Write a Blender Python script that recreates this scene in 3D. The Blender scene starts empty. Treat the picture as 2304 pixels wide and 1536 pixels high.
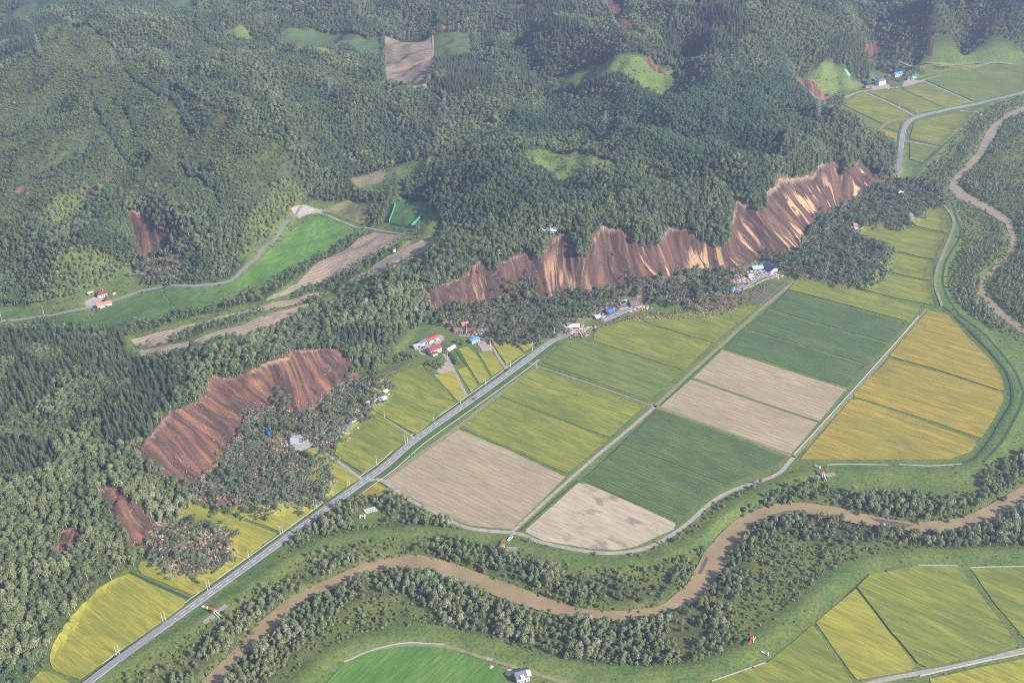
import bpy, bmesh, math, random
import numpy as np
from mathutils import Matrix, Vector, Euler
from mathutils.geometry import delaunay_2d_cdt
rnd = random.Random(7)
NR = np.random.RandomState(11)
S = bpy.context.scene
COL = S.collection
# ------------------------------------------------------------------ camera
FPX, PITCH, ROLL, CAMH = 2500.0, math.radians(31), math.radians(-3), 660.0
fwd = np.array([0, math.cos(PITCH), -math.sin(PITCH)])
r0 = np.array([1.0, 0, 0]); u0 = np.array([0, math.sin(PITCH), math.cos(PITCH)])
rgt = math.cos(ROLL)*r0 + math.sin(ROLL)*u0
upv = -math.sin(ROLL)*r0 + math.cos(ROLL)*u0
CAMP = np.array([0, 0, CAMH])
cd = bpy.data.cameras.new('camera'); cam = bpy.data.objects.new('camera', cd); COL.objects.link(cam)
cd.sensor_width = 36; cd.lens = 36*FPX/2304; cd.clip_start = 1; cd.clip_end = 9000
cam.matrix_world = Matrix(((rgt[0], upv[0], -fwd[0], 0), (rgt[1], upv[1], -fwd[1], 0), (rgt[2], upv[2], -fwd[2], CAMH), (0, 0, 0, 1)))
S.camera = cam
# ------------------------------------------------------------------ world, sun, exposure
SUN_EL, SUN_AZ = math.radians(33), math.radians(-33)     # azimuth of the sun measured from +X
W = bpy.data.worlds.new('World'); S.world = W; W.use_nodes = True
nt = W.node_tree; bg = nt.nodes['Background']; sky = nt.nodes.new('ShaderNodeTexSky')
sky.sky_type = 'NISHITA'; sky.sun_disc = False; sky.sun_elevation = SUN_EL
sky.sun_rotation = math.pi/2 - SUN_AZ
nt.links.new(sky.outputs[0], bg.inputs[0]); bg.inputs[1].default_value = 0.115
sl = bpy.data.lights.new('sun', 'SUN'); sl.energy = 4.9; sl.angle = math.radians(0.5); sl.color = (1, 0.95, 0.87)
so = bpy.data.objects.new('sun', sl); COL.objects.link(so)
sd = Vector((math.cos(SUN_EL)*math.cos(SUN_AZ), math.cos(SUN_EL)*math.sin(SUN_AZ), math.sin(SUN_EL)))
so.rotation_euler = sd.to_track_quat('Z', 'Y').to_euler(); so.location = (800, -500, 900)
S.view_settings.view_transform = 'Standard'; S.view_settings.look = 'None'
S.view_settings.exposure = 1.0; S.view_settings.gamma = 1
S.cycles.max_bounces = 5; S.cycles.diffuse_bounces = 2; S.cycles.volume_bounces = 0; S.cycles.transparent_max_bounces = 4
S.cycles.use_denoising = False; S.cycles.filter_width = 1.0
HAZE = 0.0001
# ------------------------------------------------------------------ projection helpers
def plane(px, py, z=0.0):
    d = fwd*FPX + rgt*(px-1152) + upv*(768-py)
    t = (z-CAMH)/d[2]
    return CAMP + t*d
def project(P):
    v = np.asarray(P, float) - CAMP
    d = v @ fwd
    return 1152+FPX*(v @ rgt)/d, 768-FPX*(v @ upv)/d, d
def vnoise(x, y, scale, seed=0):
    r = np.random.RandomState(seed).rand(256, 256)
    x = np.asarray(x)/scale+1000.37; y = np.asarray(y)/scale+1000.71
    xi = np.floor(x).astype(int); yi = np.floor(y).astype(int); fx = x-xi; fy = y-yi
    fx = fx*fx*(3-2*fx); fy = fy*fy*(3-2*fy)
    a = r[xi % 256, yi % 256]; b = r[(xi+1) % 256, yi % 256]; c = r[xi % 256, (yi+1) % 256]; e = r[(xi+1) % 256, (yi+1) % 256]
    return (a*(1-fx)+b*fx)*(1-fy)+(c*(1-fx)+e*fx)*fy
def fbm(x, y, scale, seed=0, o=4):
    s = 0; a = 1; t = 0
    for k in range(o):
        s = s+a*vnoise(x, y, scale/2**k, seed+k); t += a; a *= .5
    return s/t
# ------------------------------------------------------------------ landslide scars: (crest x, y, height, foot x, y, height) in picture pixels of the survey photo
SC1 = [(300,1020,38,420,1100,5),(332,985,40,440,1082,5),(368,945,42,500,1060,5),(378,925,43,525,1010,5),(440,905,42,540,965,6),
 (478,850,42,560,925,6),(560,838,40,640,925,5),(645,803,38,690,932,5),(655,788,38,720,900,6),(700,783,38,750,875,6),(762,785,37,790,845,6),(785,806,31,802,835,8)]
SC2 = [(944,648,26,980,708,5),(968,652,27,1010,700,5),(1040,625,32,1060,692,5),(1065,600,36,1092,690,5),(1088,586,38,1120,685,5),(1110,588,37,1146,681,5),(1135,590,37,1172,678,5),(1160,578,39,1195,677,5),
 (1188,566,40,1218,676,5),(1215,570,40,1242,672,5),(1243,540,43,1260,668,6),(1262,530,44,1272,667,6),(1285,538,43,1284,665,6),(1305,560,41,1305,662,6),(1330,542,44,1335,659,6),(1352,522,46,1372,655,6),
 (1392,520,47,1420,650,6),(1428,538,46,1460,640,6),(1475,538,46,1497,627,6),(1505,518,48,1532,615,6),(1545,520,48,1570,608,6),(1600,518,44,1615,600,6),
 (1624,526,40,1648,598,6),(1643,503,44,1682,592,5),(1656,468,50,1722,575,5),(1700,470,50,1792,570,4),(1722,440,50,1817,532,4),(1770,408,48,1842,497,5),(1830,395,46,1872,477,5),
 (1880,360,42,1905,457,5),(1905,386,38,1945,432,4),(1932,365,34,1982,414,3),(1990,390,16,2035,401,1)]
SC3 = [(222,1105,38,300,1228,6),(245,1088,38,330,1218,6),(275,1105,36,345,1190,7),(300,1128,32,350,1172,8)]
SC4 = [(122,1225,34,128,1256,26),(135,1190,36,148,1250,25),(165,1180,36,172,1230,26),(192,1200,34,194,1218,28)]
SC5 = [(282,488,62,312,585,25),(305,487,62,335,588,25),(330,492,60,362,582,26),(346,520,52,385,572,27),(392,538,46,402,566,30)]
def relevel(sc, tn):                              # crest heights that give the slide one natural slope angle
    hs = []
    for a, b, c, d, e, f in sc:
        B = plane(d, e, f); h = np.linspace(12, 66, 200); P = np.array([plane(a, b, q) for q in h]); sl_ = (h-f)/np.hypot(P[:, 0]-B[0], P[:, 1]-B[1])
        ok = np.argmax(sl_ > tn) if (sl_ > tn).any() else int(np.argmin(abs(h-c))); hs.append(.75*h[ok]+.25*c)
    hs = np.array(hs); k = np.pad(hs, 1, mode='edge'); hs = (k[:-2]+2*k[1:-1]+k[2:])/4
    return [(a, b, float(q), d, e, f) for (a, b, c, d, e, f), q in zip(sc, hs)]
SC1 = relevel(SC1, .6); SC2 = relevel(SC2, .62)
SCARS = [SC1, SC2, SC3, SC4, SC5]
CP = """250 960 46;150 900 49;50 850 43;0 760 30;150 762 26;270 765 22;350 845 40;440 830 35;600 775 32;700 740 33;760 725 34;870 670 37;925 620 40;1000 570 44;1080 505 47;1150 470 54
0 712 10;100 716 10;200 691 11;300 692 12;450 662 13;600 602 15;700 502 17;780 522 18;850 480 20;920 490 22;310 782 20;500 740 21;690 672 22;700 622 20;850 552 22;965 548 27;800 642 26;770 672 25;725 692 25;-200 740 10;-200 800 30
100 682 12;230 652 14;285 640 16;420 640 14;530 600 18;600 540 18;650 490 20;690 447 22;350 610 17;150 600 40;50 560 45;200 540 55;250 480 64;360 498 64;400 520 56;450 500 60;500 540 45;560 480 52;620 430 52;560 400 76;480 350 95
400 300 106;330 400 84;250 420 68;150 470 64;50 480 60;-100 500 58;150 380 92;50 330 97;200 280 116;100 200 126;300 200 126;230 120 140;150 90 134;400 100 134;330 50 136;500 200 124;600 250 114;650 330 84;700 400 44
600 150 104;700 150 94;700 90 84;640 80 88;500 60 108;450 10 94;380 10 84;50 20 74;0 60 82;-150 150 110;-150 350 95;800 150 84;800 250 80;780 320 54;760 380 34;850 390 28;900 360 32;1000 330 42;950 250 66;860 200 68;870 100 68
960 90 70;960 190 70;1060 100 70;1050 200 68;1120 180 60;1160 110 60;1190 170 50;1230 230 46;1130 280 52;1080 300 46;900 30 98;1050 40 95;1150 10 105;750 30 108;1240 40 132;1290 100 106;1330 30 122;1400 20 126;1420 70 120;1300 140 88
1400 128 112;1450 150 100;1360 190 80;1480 208 66;1280 212 60;1550 172 66;1520 60 122;1500 120 90;1600 100 118;1680 50 128;1760 40 122;1600 190 78;1700 170 84;1650 240 72;1550 270 76;1750 250 66;1450 260 70;1330 270 62;1200 310 50;1100 360 58
1170 390 74;1250 350 56;1350 365 56;1290 412 54;1450 330 72;1600 330 70;1700 350 66;1800 300 64;1860 290 56;1920 300 46;1980 340 22;1890 335 52;1830 368 54;1750 392 58;1660 422 62;1600 440 64;1520 450 60;1430 462 60;1350 462 58;1270 470 56
1200 480 56;1100 450 64;1020 430 50;980 500 34;1020 530 42;1820 240 18;1850 150 52;1780 140 66;1900 120 48;1900 170 24;1830 200 30;1750 200 62;1960 135 8;1985 60 16;1950 20 34;1900 60 78;1860 20 98;2050 60 62;2030 110 26;2100 20 98;2200 30 104
2150 90 50;2200 110 22;2304 60 72;2304 10 95;2450 60 80;0 1100 60;100 1150 48;0 1250 46;100 1300 26;0 1400 28;50 1470 10;-100 1500 20;200 1250 22;300 1050 37;380 1120 12;200 1000 47;100 1000 53;0 950 53;-150 950 55;-150 1200 60;70 1220 42
-300 -70 120;0 -70 120;300 -70 125;600 -70 118;900 -70 125;1200 -70 135;1500 -70 135;1800 -70 125;2100 -70 120;2450 -70 115"""
RING = "55 1540;150 1440;205 1347;300 1268;330 1238;410 1150;825 850;870 815;935 745;2012 330;1960 303;1885 266;1848 240;1885 205;1940 187;1965 165;2000 148;2060 146;2160 140;2304 132;2450 124"
VALLEY = "40 1570;145 1442;205 1347;310 1264;330 1240;420 1142;450 1100;530 1010;560 945;640 938;700 942;785 872;820 852;870 812;930 742;990 727;1060 708;1130 700;1230 690;1330 672;1420 666;1520 640;1640 602;1720 588;1800 580;1832 532;1870 492;1950 440;2030 405;2022 370;2003 330;1960 302;1890 266;1850 240;1872 215;1900 203;1942 187;1968 162;1995 150;2060 149;2304 136;2420 128;2620 300;2750 1750;0 1750"
def P2(s): return [tuple(float(v) for v in q.split()) for q in s.replace('\n', ';').split(';') if q.strip()]
ctrl = []
for q in P2(CP): ctrl.append(plane(*q))
for x, y in P2(RING): ctrl.append(plane(x, y, 0.0))
loft = []
for sc in SCARS:
    T = np.array([plane(a, b, c) for a, b, c, d, e, f in sc]); B = np.array([plane(d, e, f) for a, b, c, d, e, f in sc])
    loft.append((T, B))
    for t, b in zip(T, B):
        d = (t-b)[:2]; L = np.linalg.norm(d)
        for v in (0, .3, .6, 1):
            ctrl.append(np.array([*(t[:2]*(1-v)+b[:2]*v), b[2]+(t[2]-b[2])*(1-v)**1.2]))
        ctrl.append(np.array([*(t[:2]+d/L*14), t[2]+2.0]))
ctrl = np.array(ctrl)
keep = []
for i, c in enumerate(ctrl):
    if all(np.hypot(*(c[:2]-ctrl[j][:2])) > 3.0 for j in keep): keep.append(i)
ctrl = ctrl[keep]
# ------------------------------------------------------------------ height grid
X0, X1, Y0, Y1, G = -1760, 1720, 380, 3340, 4.0
gx = np.arange(X0, X1+1, G); gy = np.arange(Y0, Y1+1, G); NX, NY = len(gx), len(gy)
GX, GY = np.meshgrid(gx, gy)                      # [iy, ix]
def rbf_fit(p, v, sm=1.0):
    n = len(p); D = np.hypot(p[:, None, 0]-p[None, :, 0], p[:, None, 1]-p[None, :, 1])
    A = np.zeros((n+3, n+3)); A[:n, :n] = D-sm*np.eye(n); A[:n, n] = 1; A[:n, n+1:] = p; A[n, :n] = 1; A[n+1:, :n] = p.T
    w = np.linalg.solve(A, np.concatenate([v, [0, 0, 0]])); return w
w = rbf_fit(ctrl[:, :2]/100, ctrl[:, 2], 0.0)
Hh = np.zeros(GX.shape, np.float32); gxn = (gx/100).astype(np.float32); gyn = (gy/100).astype(np.float32)
Hh += (w[-3]+w[-2]*gxn[None, :]+w[-1]*gyn[:, None]).astype(np.float32)
for (cx, cy), wi in zip(ctrl[:, :2]/100, w[:-3]):
    Hh += np.float32(wi)*np.sqrt((gxn[None, :]-np.float32(cx))**2+(gyn[:, None]-np.float32(cy))**2)
Hh = Hh.astype(float)
# class raster, 2 m cells
R = 2.0; rx = np.arange(X0, X1+1, R); ry = np.arange(Y0, Y1+1, R); Z = np.zeros((len(ry), len(rx)), np.uint8)
def inpoly_mask(poly):
    poly = np.asarray(poly)[:, :2]
    x0, y0 = poly.min(0); x1, y1 = poly.max(0)
    i0 = max(0, int((x0-X0)/R)); i1 = min(len(rx)-1, int((x1-X0)/R)+1); j0 = max(0, int((y0-Y0)/R)); j1 = min(len(ry)-1, int((y1-Y0)/R)+1)
    if i1 <= i0 or j1 <= j0: return None
    xx = rx[i0:i1+1][None, :]; yy = ry[j0:j1+1][:, None]; m = np.zeros((j1-j0+1, i1-i0+1), bool)
    n = len(poly)
    for k in range(n):
        xa, ya = poly[k]; xb, yb = poly[(k+1) % n]
        if ya == yb: continue
        c = ((ya > yy) != (yb > yy)) & (xx < (xb-xa)*(yy-ya)/(yb-ya)+xa); m ^= c
    return (slice(j0, j1+1), slice(i0, i1+1)), m
def paint(arr, poly, code):
    q = inpoly_mask(poly)
    if q is not None: arr[q[0]][q[1]] = code
def blur(a, n):
    for ax in (0, 1):
        c = np.cumsum(np.concatenate([np.repeat(np.take(a, [0], ax), n+1, ax), a, np.repeat(np.take(a, [-1], ax), n, ax)], ax), ax)
        k = 2*n+1
        a = (np.take(c, range(k, c.shape[ax]), ax)-np.take(c, range(0, c.shape[ax]-k), ax))/k
    return a
tmp = np.zeros(Z.shape, np.uint8)
paint(tmp, [plane(x, y) for x, y in P2(VALLEY)], 1)
valm = tmp.astype(bool); vb = blur(blur(tmp[::2, ::2].astype(float), 2), 2)
amp = np.clip(Hh/45, 0, 1)
scm = np.zeros(Z.shape, np.uint8)
for T, B in loft: paint(scm, list(T)+list(B[::-1]), 1)
sb = blur(scm[::2, ::2].astype(float), 4)
rid = np.abs(fbm(GX, GY, 150, 5)-.5)*2
Hh = Hh+amp*(1-np.clip(sb*1.6, 0, 1))*((fbm(GX, GY, 90, 3)-.5)*20+(.3-rid)*46+(.26-np.abs(fbm(GX, GY, 360, 15, 3)-.5)*2)*60+(fbm(GX, GY, 22, 9, 2)-.5)*2.2)*np.clip((GY-600)/600, .25, 1)
Hh = np.maximum(Hh, 0)*(1-vb)**1.0
Hh[vb > .98] = 0
def sample(arr, x, y):
    i = np.clip((np.asarray(x)-X0)/R+.5, 0, arr.shape[1]-1).astype(int); j = np.clip((np.asarray(y)-Y0)/R+.5, 0, arr.shape[0]-1).astype(int)
    return arr[j, i]
def hgt(x, y):
    x = np.asarray(x, float); y = np.asarray(y, float)
    u = np.clip((x-X0)/G, 0, NX-1.001); v = np.clip((y-Y0)/G, 0, NY-1.001)
    i = u.astype(int); j = v.astype(int); fu = u-i; fv = v-j
    a = Hh[j, i]; b = Hh[j, i+1]; c = Hh[j+1, i]; e = Hh[j+1, i+1]
    return np.where(fu > fv, a+(b-a)*fu+(e-b)*fv, a+(c-a)*fv+(e-c)*fu)
def at(px, py):                                   # a point of the photo on the modelled ground
    d = fwd*FPX+rgt*(px-1152)+upv*(768-py); d = d/np.linalg.norm(d)
    t = np.arange(500, 5200, 4.0); P = CAMP[None]+t[:, None]*d[None]
    below = P[:, 2] < hgt(P[:, 0], P[:, 1])
    if not below.any(): return plane(px, py, 60)
    k = int(np.argmax(below)); a, b = t[max(k-1, 0)], t[k]
    for _ in range(14):
        m = (a+b)/2; q = CAMP+m*d
        if q[2] < hgt(q[0], q[1]): b = m
        else: a = m
    q = CAMP+b*d; return np.array([q[0], q[1], float(hgt(q[0], q[1]))])
def poly(s): return [at(x, y) for x, y in P2(s)]
def spline(pts, step=3.0):
    p = np.asarray(pts, float)[:, :2]; p = np.vstack([2*p[0]-p[1], p, 2*p[-1]-p[-2]]); out = []
    for k in range(1, len(p)-2):
        a, b, c, d = p[k-1:k+3]; n = max(2, int(np.linalg.norm(c-b)/step))
        for t in np.arange(n)/n:
            out.append(.5*((2*b)+(-a+c)*t+(2*a-5*b+4*c-d)*t*t+(-a+3*b-3*c+d)*t**3))
    out.append(p[-2]); return np.array(out)
def offset(c, d):
    t = np.gradient(c, axis=0); t /= np.linalg.norm(t, axis=1)[:, None]+1e-9
    return c+np.stack([-t[:, 1], t[:, 0]], 1)*d
def strip_poly(c, wd): return np.vstack([offset(c, wd/2), offset(c, -wd/2)[::-1]])
GUL = ["215 200;235 260;265 310;285 345;320 365", "290 155;330 185;375 205;400 225;425 270;447 292", "260 215;300 270;312 305", "560 215;600 260;640 300;690 340;720 380", "1165 90;1190 150;1230 190;1250 230;1230 270", "90 545;130 505;160 475;205 455",
 "1530 60;1550 120;1540 180;1500 210", "510 470;500 440;480 410;425 375;410 345", "700 190;740 240;760 300;780 340", "1640 120;1700 160;1760 165", "1240 395;1300 425;1400 425;1480 405;1600 400", "840 250;900 290;960 310", "0 300;60 280;120 240;170 210", "350 90;400 140;470 180;520 215", "1400 270;1500 290;1600 305;1700 300", "80 400;140 370;200 340;230 300", "560 60;620 100;700 135;760 160", "1700 90;1760 110;1830 110", "1000 440;1050 420;1120 425;1180 440"]
gulw = []; gm = np.zeros(Z.shape, np.uint8)
for s in GUL:
    c = spline([at(x, y) for x, y in P2(s)], 6); gulw.append(c)
    for k in range(0, len(c)-1, 3):
        if len(c[k:k+5]) > 1: paint(gm, strip_poly(c[k:k+5], 12), 1)
gb = blur(blur(gm[::2, ::2].astype(float), 2), 3)
Hh = Hh-gb*22*np.clip(Hh/40, 0, 1)*(1-np.clip(sb*2, 0, 1))
# ------------------------------------------------------------------ river, levees, debris mounds cut into / heaped on the ground
RN = """400 1590;430 1560;456 1536;529 1465;583 1406;638 1359;693 1326;758 1297;823 1268;896 1253;940 1251;1005 1266;1078 1293;1151 1319;1224 1348;1297 1372;1370 1379;1443 1373;1497 1362;1550 1319;1569 1286;1591 1242;1620 1209;1653 1177;1682 1158;1733 1138;1766 1133;1828 1136;1883 1144;1938 1157;2010 1173;2069 1178;2138 1173;2193 1158;2248 1129;2304 1096;2360 1062;2420 1020"""
RS = """2440 1045;2360 1090;2304 1122;2248 1158;2193 1184;2138 1193;2083 1195;2010 1184;1938 1175;1865 1160;1810 1151;1770 1151;1726 1162;1690 1180;1664 1209;1646 1242;1620 1279;1598 1311;1573 1344;1537 1359;1500 1366;1443 1388;1370 1393;1297 1388;1224 1370;1151 1348;1096 1326;1034 1304;983 1282;925 1271;878 1273;830 1290;751 1319;693 1341;634 1388;583 1446;529 1487;489 1536;470 1560;440 1590"""
UL = "2420 205;2304 238;2264 254;2242 272;2220 291;2214 307;2195 345;2165 376;2136 406;2134 421;2153 445;2193 463;2229 485;2262 503;2272 536;2262 573;2222 609;2198 635;2200 657;2225 693;2266 726;2304 752;2380 790"
UR = "2390 765;2304 733;2251 693;2222 660;2218 638;2240 613;2277 580;2291 547;2288 522;2277 496;2248 474;2211 452;2174 434;2156 414;2157 404;2185 382;2211 352;2234 317;2244 297;2258 276;2283 262;2304 252;2420 222"
WZ = -2.4
def inset(q, d):
    q = np.asarray(q)[:, :2]; t = np.roll(q, -1, 0)-np.roll(q, 1, 0); t /= np.linalg.norm(t, axis=1)[:, None]+1e-9
    ar = np.sum(q[:, 0]*np.roll(q[:, 1], -1)-np.roll(q[:, 0], -1)*q[:, 1]); return q-np.stack([t[:, 1], -t[:, 0]], 1)*d*np.sign(ar)
RIV = [inset([plane(x, y, WZ) for x, y in P2(RN+';'+RS)], 0.5), inset([plane(x, y, WZ) for x, y in P2(UL+';'+UR)], 3.2)]
rm = np.zeros(Z.shape, np.uint8)
for p in RIV: paint(rm, p, 1)
b = blur(blur(rm[::2, ::2].astype(float), 1), 1)
Hh = np.where(b > .04, np.minimum(Hh, 0), Hh)-5.0*np.clip(b*2.6, 0, 1)
LEV = ["150 1590;220 1530;330 1468;430 1412;520 1350;600 1296;690 1240;770 1213;860 1200;950 1196;1040 1204;1130 1222;1240 1246;1340 1262;1440 1264;1530 1236;1600 1190;1655 1140;1720 1105;1780 1076;1860 1066;1960 1064;2060 1062;2160 1062;2230 1020;2275 950;2292 890;2270 830;2222 768;2170 716;2135 690",
       "2135 690;2108 640;2112 590;2140 540;2148 500;2130 462",
       "640 1560;700 1510;760 1465;850 1432;930 1422;1010 1428;1090 1450;1180 1480;1290 1502;1400 1514;1520 1516;1600 1498;1690 1455;1750 1410;1800 1370;1850 1322;1900 1288;1960 1262;2050 1250;2160 1246;2304 1246;2420 1250",
       "2330 150;2304 208;2230 232;2190 258;2150 300;2110 345;2070 390;2100 425"]
levc = [spline([plane(x, y, 1) for x, y in P2(s)], 4) for s in LEV]
lm = np.zeros(Z.shape, np.uint8)
def paint_strip(arr, c, wd, code):
    for k in range(0, len(c)-1, 6):
        seg = c[k:k+8]
        if len(seg) > 1: paint(arr, strip_poly(seg, wd), code)
for c, wd in zip(levc, (16, 22, 16, 10)): paint_strip(lm, c, wd, 1)
lv = blur(blur(lm[::2, ::2].astype(float), 1), 1)
Hh = Hh+2.6*np.clip(lv, 0, 1)*(b < .05)
DEB = ["330 1205;345 1185;385 1170;440 1182;515 1200;528 1240;505 1275;470 1288;430 1300;385 1292;350 1262",
       "415 1110;440 1075;480 1062;515 1010;500 955;510 925;560 910;620 905;650 925;690 930;740 880;790 845;848 848;868 880;858 905;838 925;812 950;785 965;768 990;750 1012;700 1000;640 985;650 1012;700 1030;735 1060;745 1095;722 1130;690 1142;620 1155;570 1160;490 1142;435 1125",
       "985 715;1060 700;1130 688;1200 680;1300 652;1400 652;1500 622;1640 585;1720 572;1792 567;1850 502;1930 432;1990 402;2080 405;2120 430;2126 462;2075 467;2060 500;2035 515;1945 508;1928 530;1990 560;2003 592;1962 645;1905 648;1850 632;1790 622;1762 606;1700 585;1668 590;1640 625;1648 655;1600 672;1560 690;1450 675;1400 668;1380 690;1300 725;1285 742;1240 752;1198 775;1150 776;1112 772;1098 745;1045 740;1000 735",
       "1965 140;2000 148;2040 155;2072 165;2040 173;2000 165;1975 155", "2085 146;2110 143;2126 150;2118 156;2095 154",
       "312 592;360 582;400 575;442 605;430 632;360 640;318 628", "1860 215;1900 212;1896 236;1868 238;1848 232"]
DEBL = ["1262 758;1330 738;1400 712;1500 700;1610 688;1650 690;1648 706;1600 714;1500 722;1380 722;1340 745;1300 762", "1560 690;1640 660;1700 640;1735 640;1700 675;1660 690", "1000 740;1100 748;1110 775;1078 772"]
dm = np.zeros(Z.shape, np.uint8); debw = []
for s in DEB: debw.append(poly(s)); paint(dm, debw[-1], 1)
for s in DEBL: q = poly(s); debw.append(q); paint(dm, q, 2)
road_keep = np.zeros(Z.shape, np.uint8)
db = blur((dm[::2, ::2] == 1).astype(float), 1)
clear = np.zeros(Z.shape, np.uint8)
for s in ["1300 755;1440 690;1445 700;1310 765", "575 1012;585 985;610 985;650 1000;680 985;712 1000;720 1012;690 1020;650 1018;600 1000", "1640 668;1640 625;1665 600;1740 590;1762 606;1700 640;1650 670"]: paint(clear, [plane(x, y) for x, y in P2(s)], 1)
cb = blur((clear[::2, ::2] > 0).astype(float), 2)
Hh = Hh+db*(2.0+3.0*fbm(GX, GY, 26, 21, 3)+1.6*(vnoise(GX, GY, 5, 33)-.3))*(1-cb*.85)
# ------------------------------------------------------------------ land cover classes
FOREST, DARK, CONIF, SCRUB, WILLOW, MEADOW, GRASS, FIELD, ROAD, SCAR, DEBRIS, WATER, CLEARING, RUBBLE, GROVE, YARD, YELLOWB = range(1, 18)
Z[:] = FOREST; Z[valm] = GRASS
def zone(s, code):
    q = poly(s); paint(Z, q, code); return q
zone("0 168;95 118;170 62;240 85;340 150;450 230;560 300;640 330;690 430;640 500;560 470;480 470;420 480;330 440;270 440;200 440;120 470;60 500;0 520;-80 520;-80 200", SCRUB)
zone("500 70;560 60;640 110;720 120;780 130;640 115;540 90", CLEARING)
for c in gulw:
    for k in range(0, len(c)-1, 3):
        if len(c[k:k+5]) > 1: paint(Z, strip_poly(c[k:k+5], 9), DARK)
zone("0 745;130 748;270 738;292 790;340 815;420 835;435 870;375 920;340 985;285 1008;180 1010;120 1060;60 1085;-60 1085;-60 745", CONIF)
zone("975 150;985 132;1078 138;1120 195;1060 215;1010 245;972 210", CONIF)
zone("300 810", CONIF) if 0 else None
zone("1150 280;1250 240;1400 225;1520 215;1640 190;1740 170;1800 200;1860 262;1800 330;1700 385;1560 390;1400 335;1300 320;1200 320;1060 330", DARK)
zone("900 440;960 400;1040 370;1130 365;1200 375;1260 410;1360 430;1480 410;1640 400;1690 420;1640 445;1500 450;1380 460;1300 470;1200 485;1100 500;1040 520;990 510;960 470", DARK)
TALL = 19
zone("945 590;1020 545;1080 512;1190 480;1330 470;1345 500;1330 535;1250 515;1195 560;1130 580;1082 575;1040 612;968 645;945 640", TALL)
zone("1400 440;1520 428;1645 438;1648 470;1645 500;1630 525;1600 512;1545 514;1505 512;1480 532;1430 532;1400 515;1350 515;1345 490", TALL)
zone("1720 370;1760 330;1830 290;1870 268;1950 290;2010 335;2018 380;1985 392;1930 362;1880 357;1830 392;1770 405;1725 432", TALL)
zone("-60 70;120 40;165 58;95 112;0 152;-60 170", CONIF)
zone("1160 10;1290 0;1320 60;1270 115;1210 80;1150 40", CONIF)
zone("1265 182;1350 160;1410 150;1450 190;1455 215;1290 228", CONIF)
zone("1600 0;1700 60;1640 120;1500 130;1480 60", CONIF)
zone("750 752;800 740;872 742;885 790;845 835;800 822;785 785;758 778", CONIF)
zone("1835 128;1950 118;1955 180;1900 160;1850 150", CONIF)
zone("300 822;365 818;440 805;547 772;640 744;700 724;735 712;800 672;865 632;925 600;960 585;955 645;975 705;930 742;875 742;745 752;760 782;650 785;560 830;475 845;440 902;365 925;440 870;420 830", GROVE)
zone("0 1085;120 1060;200 1010;340 990;300 1020;420 1100;450 1100;420 1142;330 1238;205 1347;60 1500;-60 1530;-60 1085", GROVE)
for s in ["1130 362;1230 335;1300 340;1392 378;1340 372;1300 395;1275 418;1248 402;1200 372", "845 395;900 370;1000 352;965 385;905 410;915 440;872 445;800 420;790 405", "1245 172;1330 150;1400 125;1450 130;1515 160;1530 200;1485 226;1450 202;1412 172;1350 180;1250 200", "70 690;180 640;300 600;330 640;420 640;300 655;220 690;100 700", "1735 168;1870 140;1912 165;1915 185;1870 240;1830 228;1800 200"]: zone(s, CLEARING)
zone("120 590;200 560;300 600;220 650;120 690;60 690", YELLOWB); zone("560 500;640 400;690 430;660 490;570 570;540 580", YELLOWB); zone("130 440;200 420;240 430;130 520;90 500", YELLOWB)
zone("790 400;860 380;870 400;800 425", YARD)
zone("-80 690;240 668;460 640;525 622;640 492;700 448;900 435;970 460;1000 530;960 592;860 630;740 690;560 762;400 800;310 812;285 790;270 745;-80 748", CLEARING)
zone("920 752;935 742;955 742;955 765;920 780", GRASS)
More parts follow.
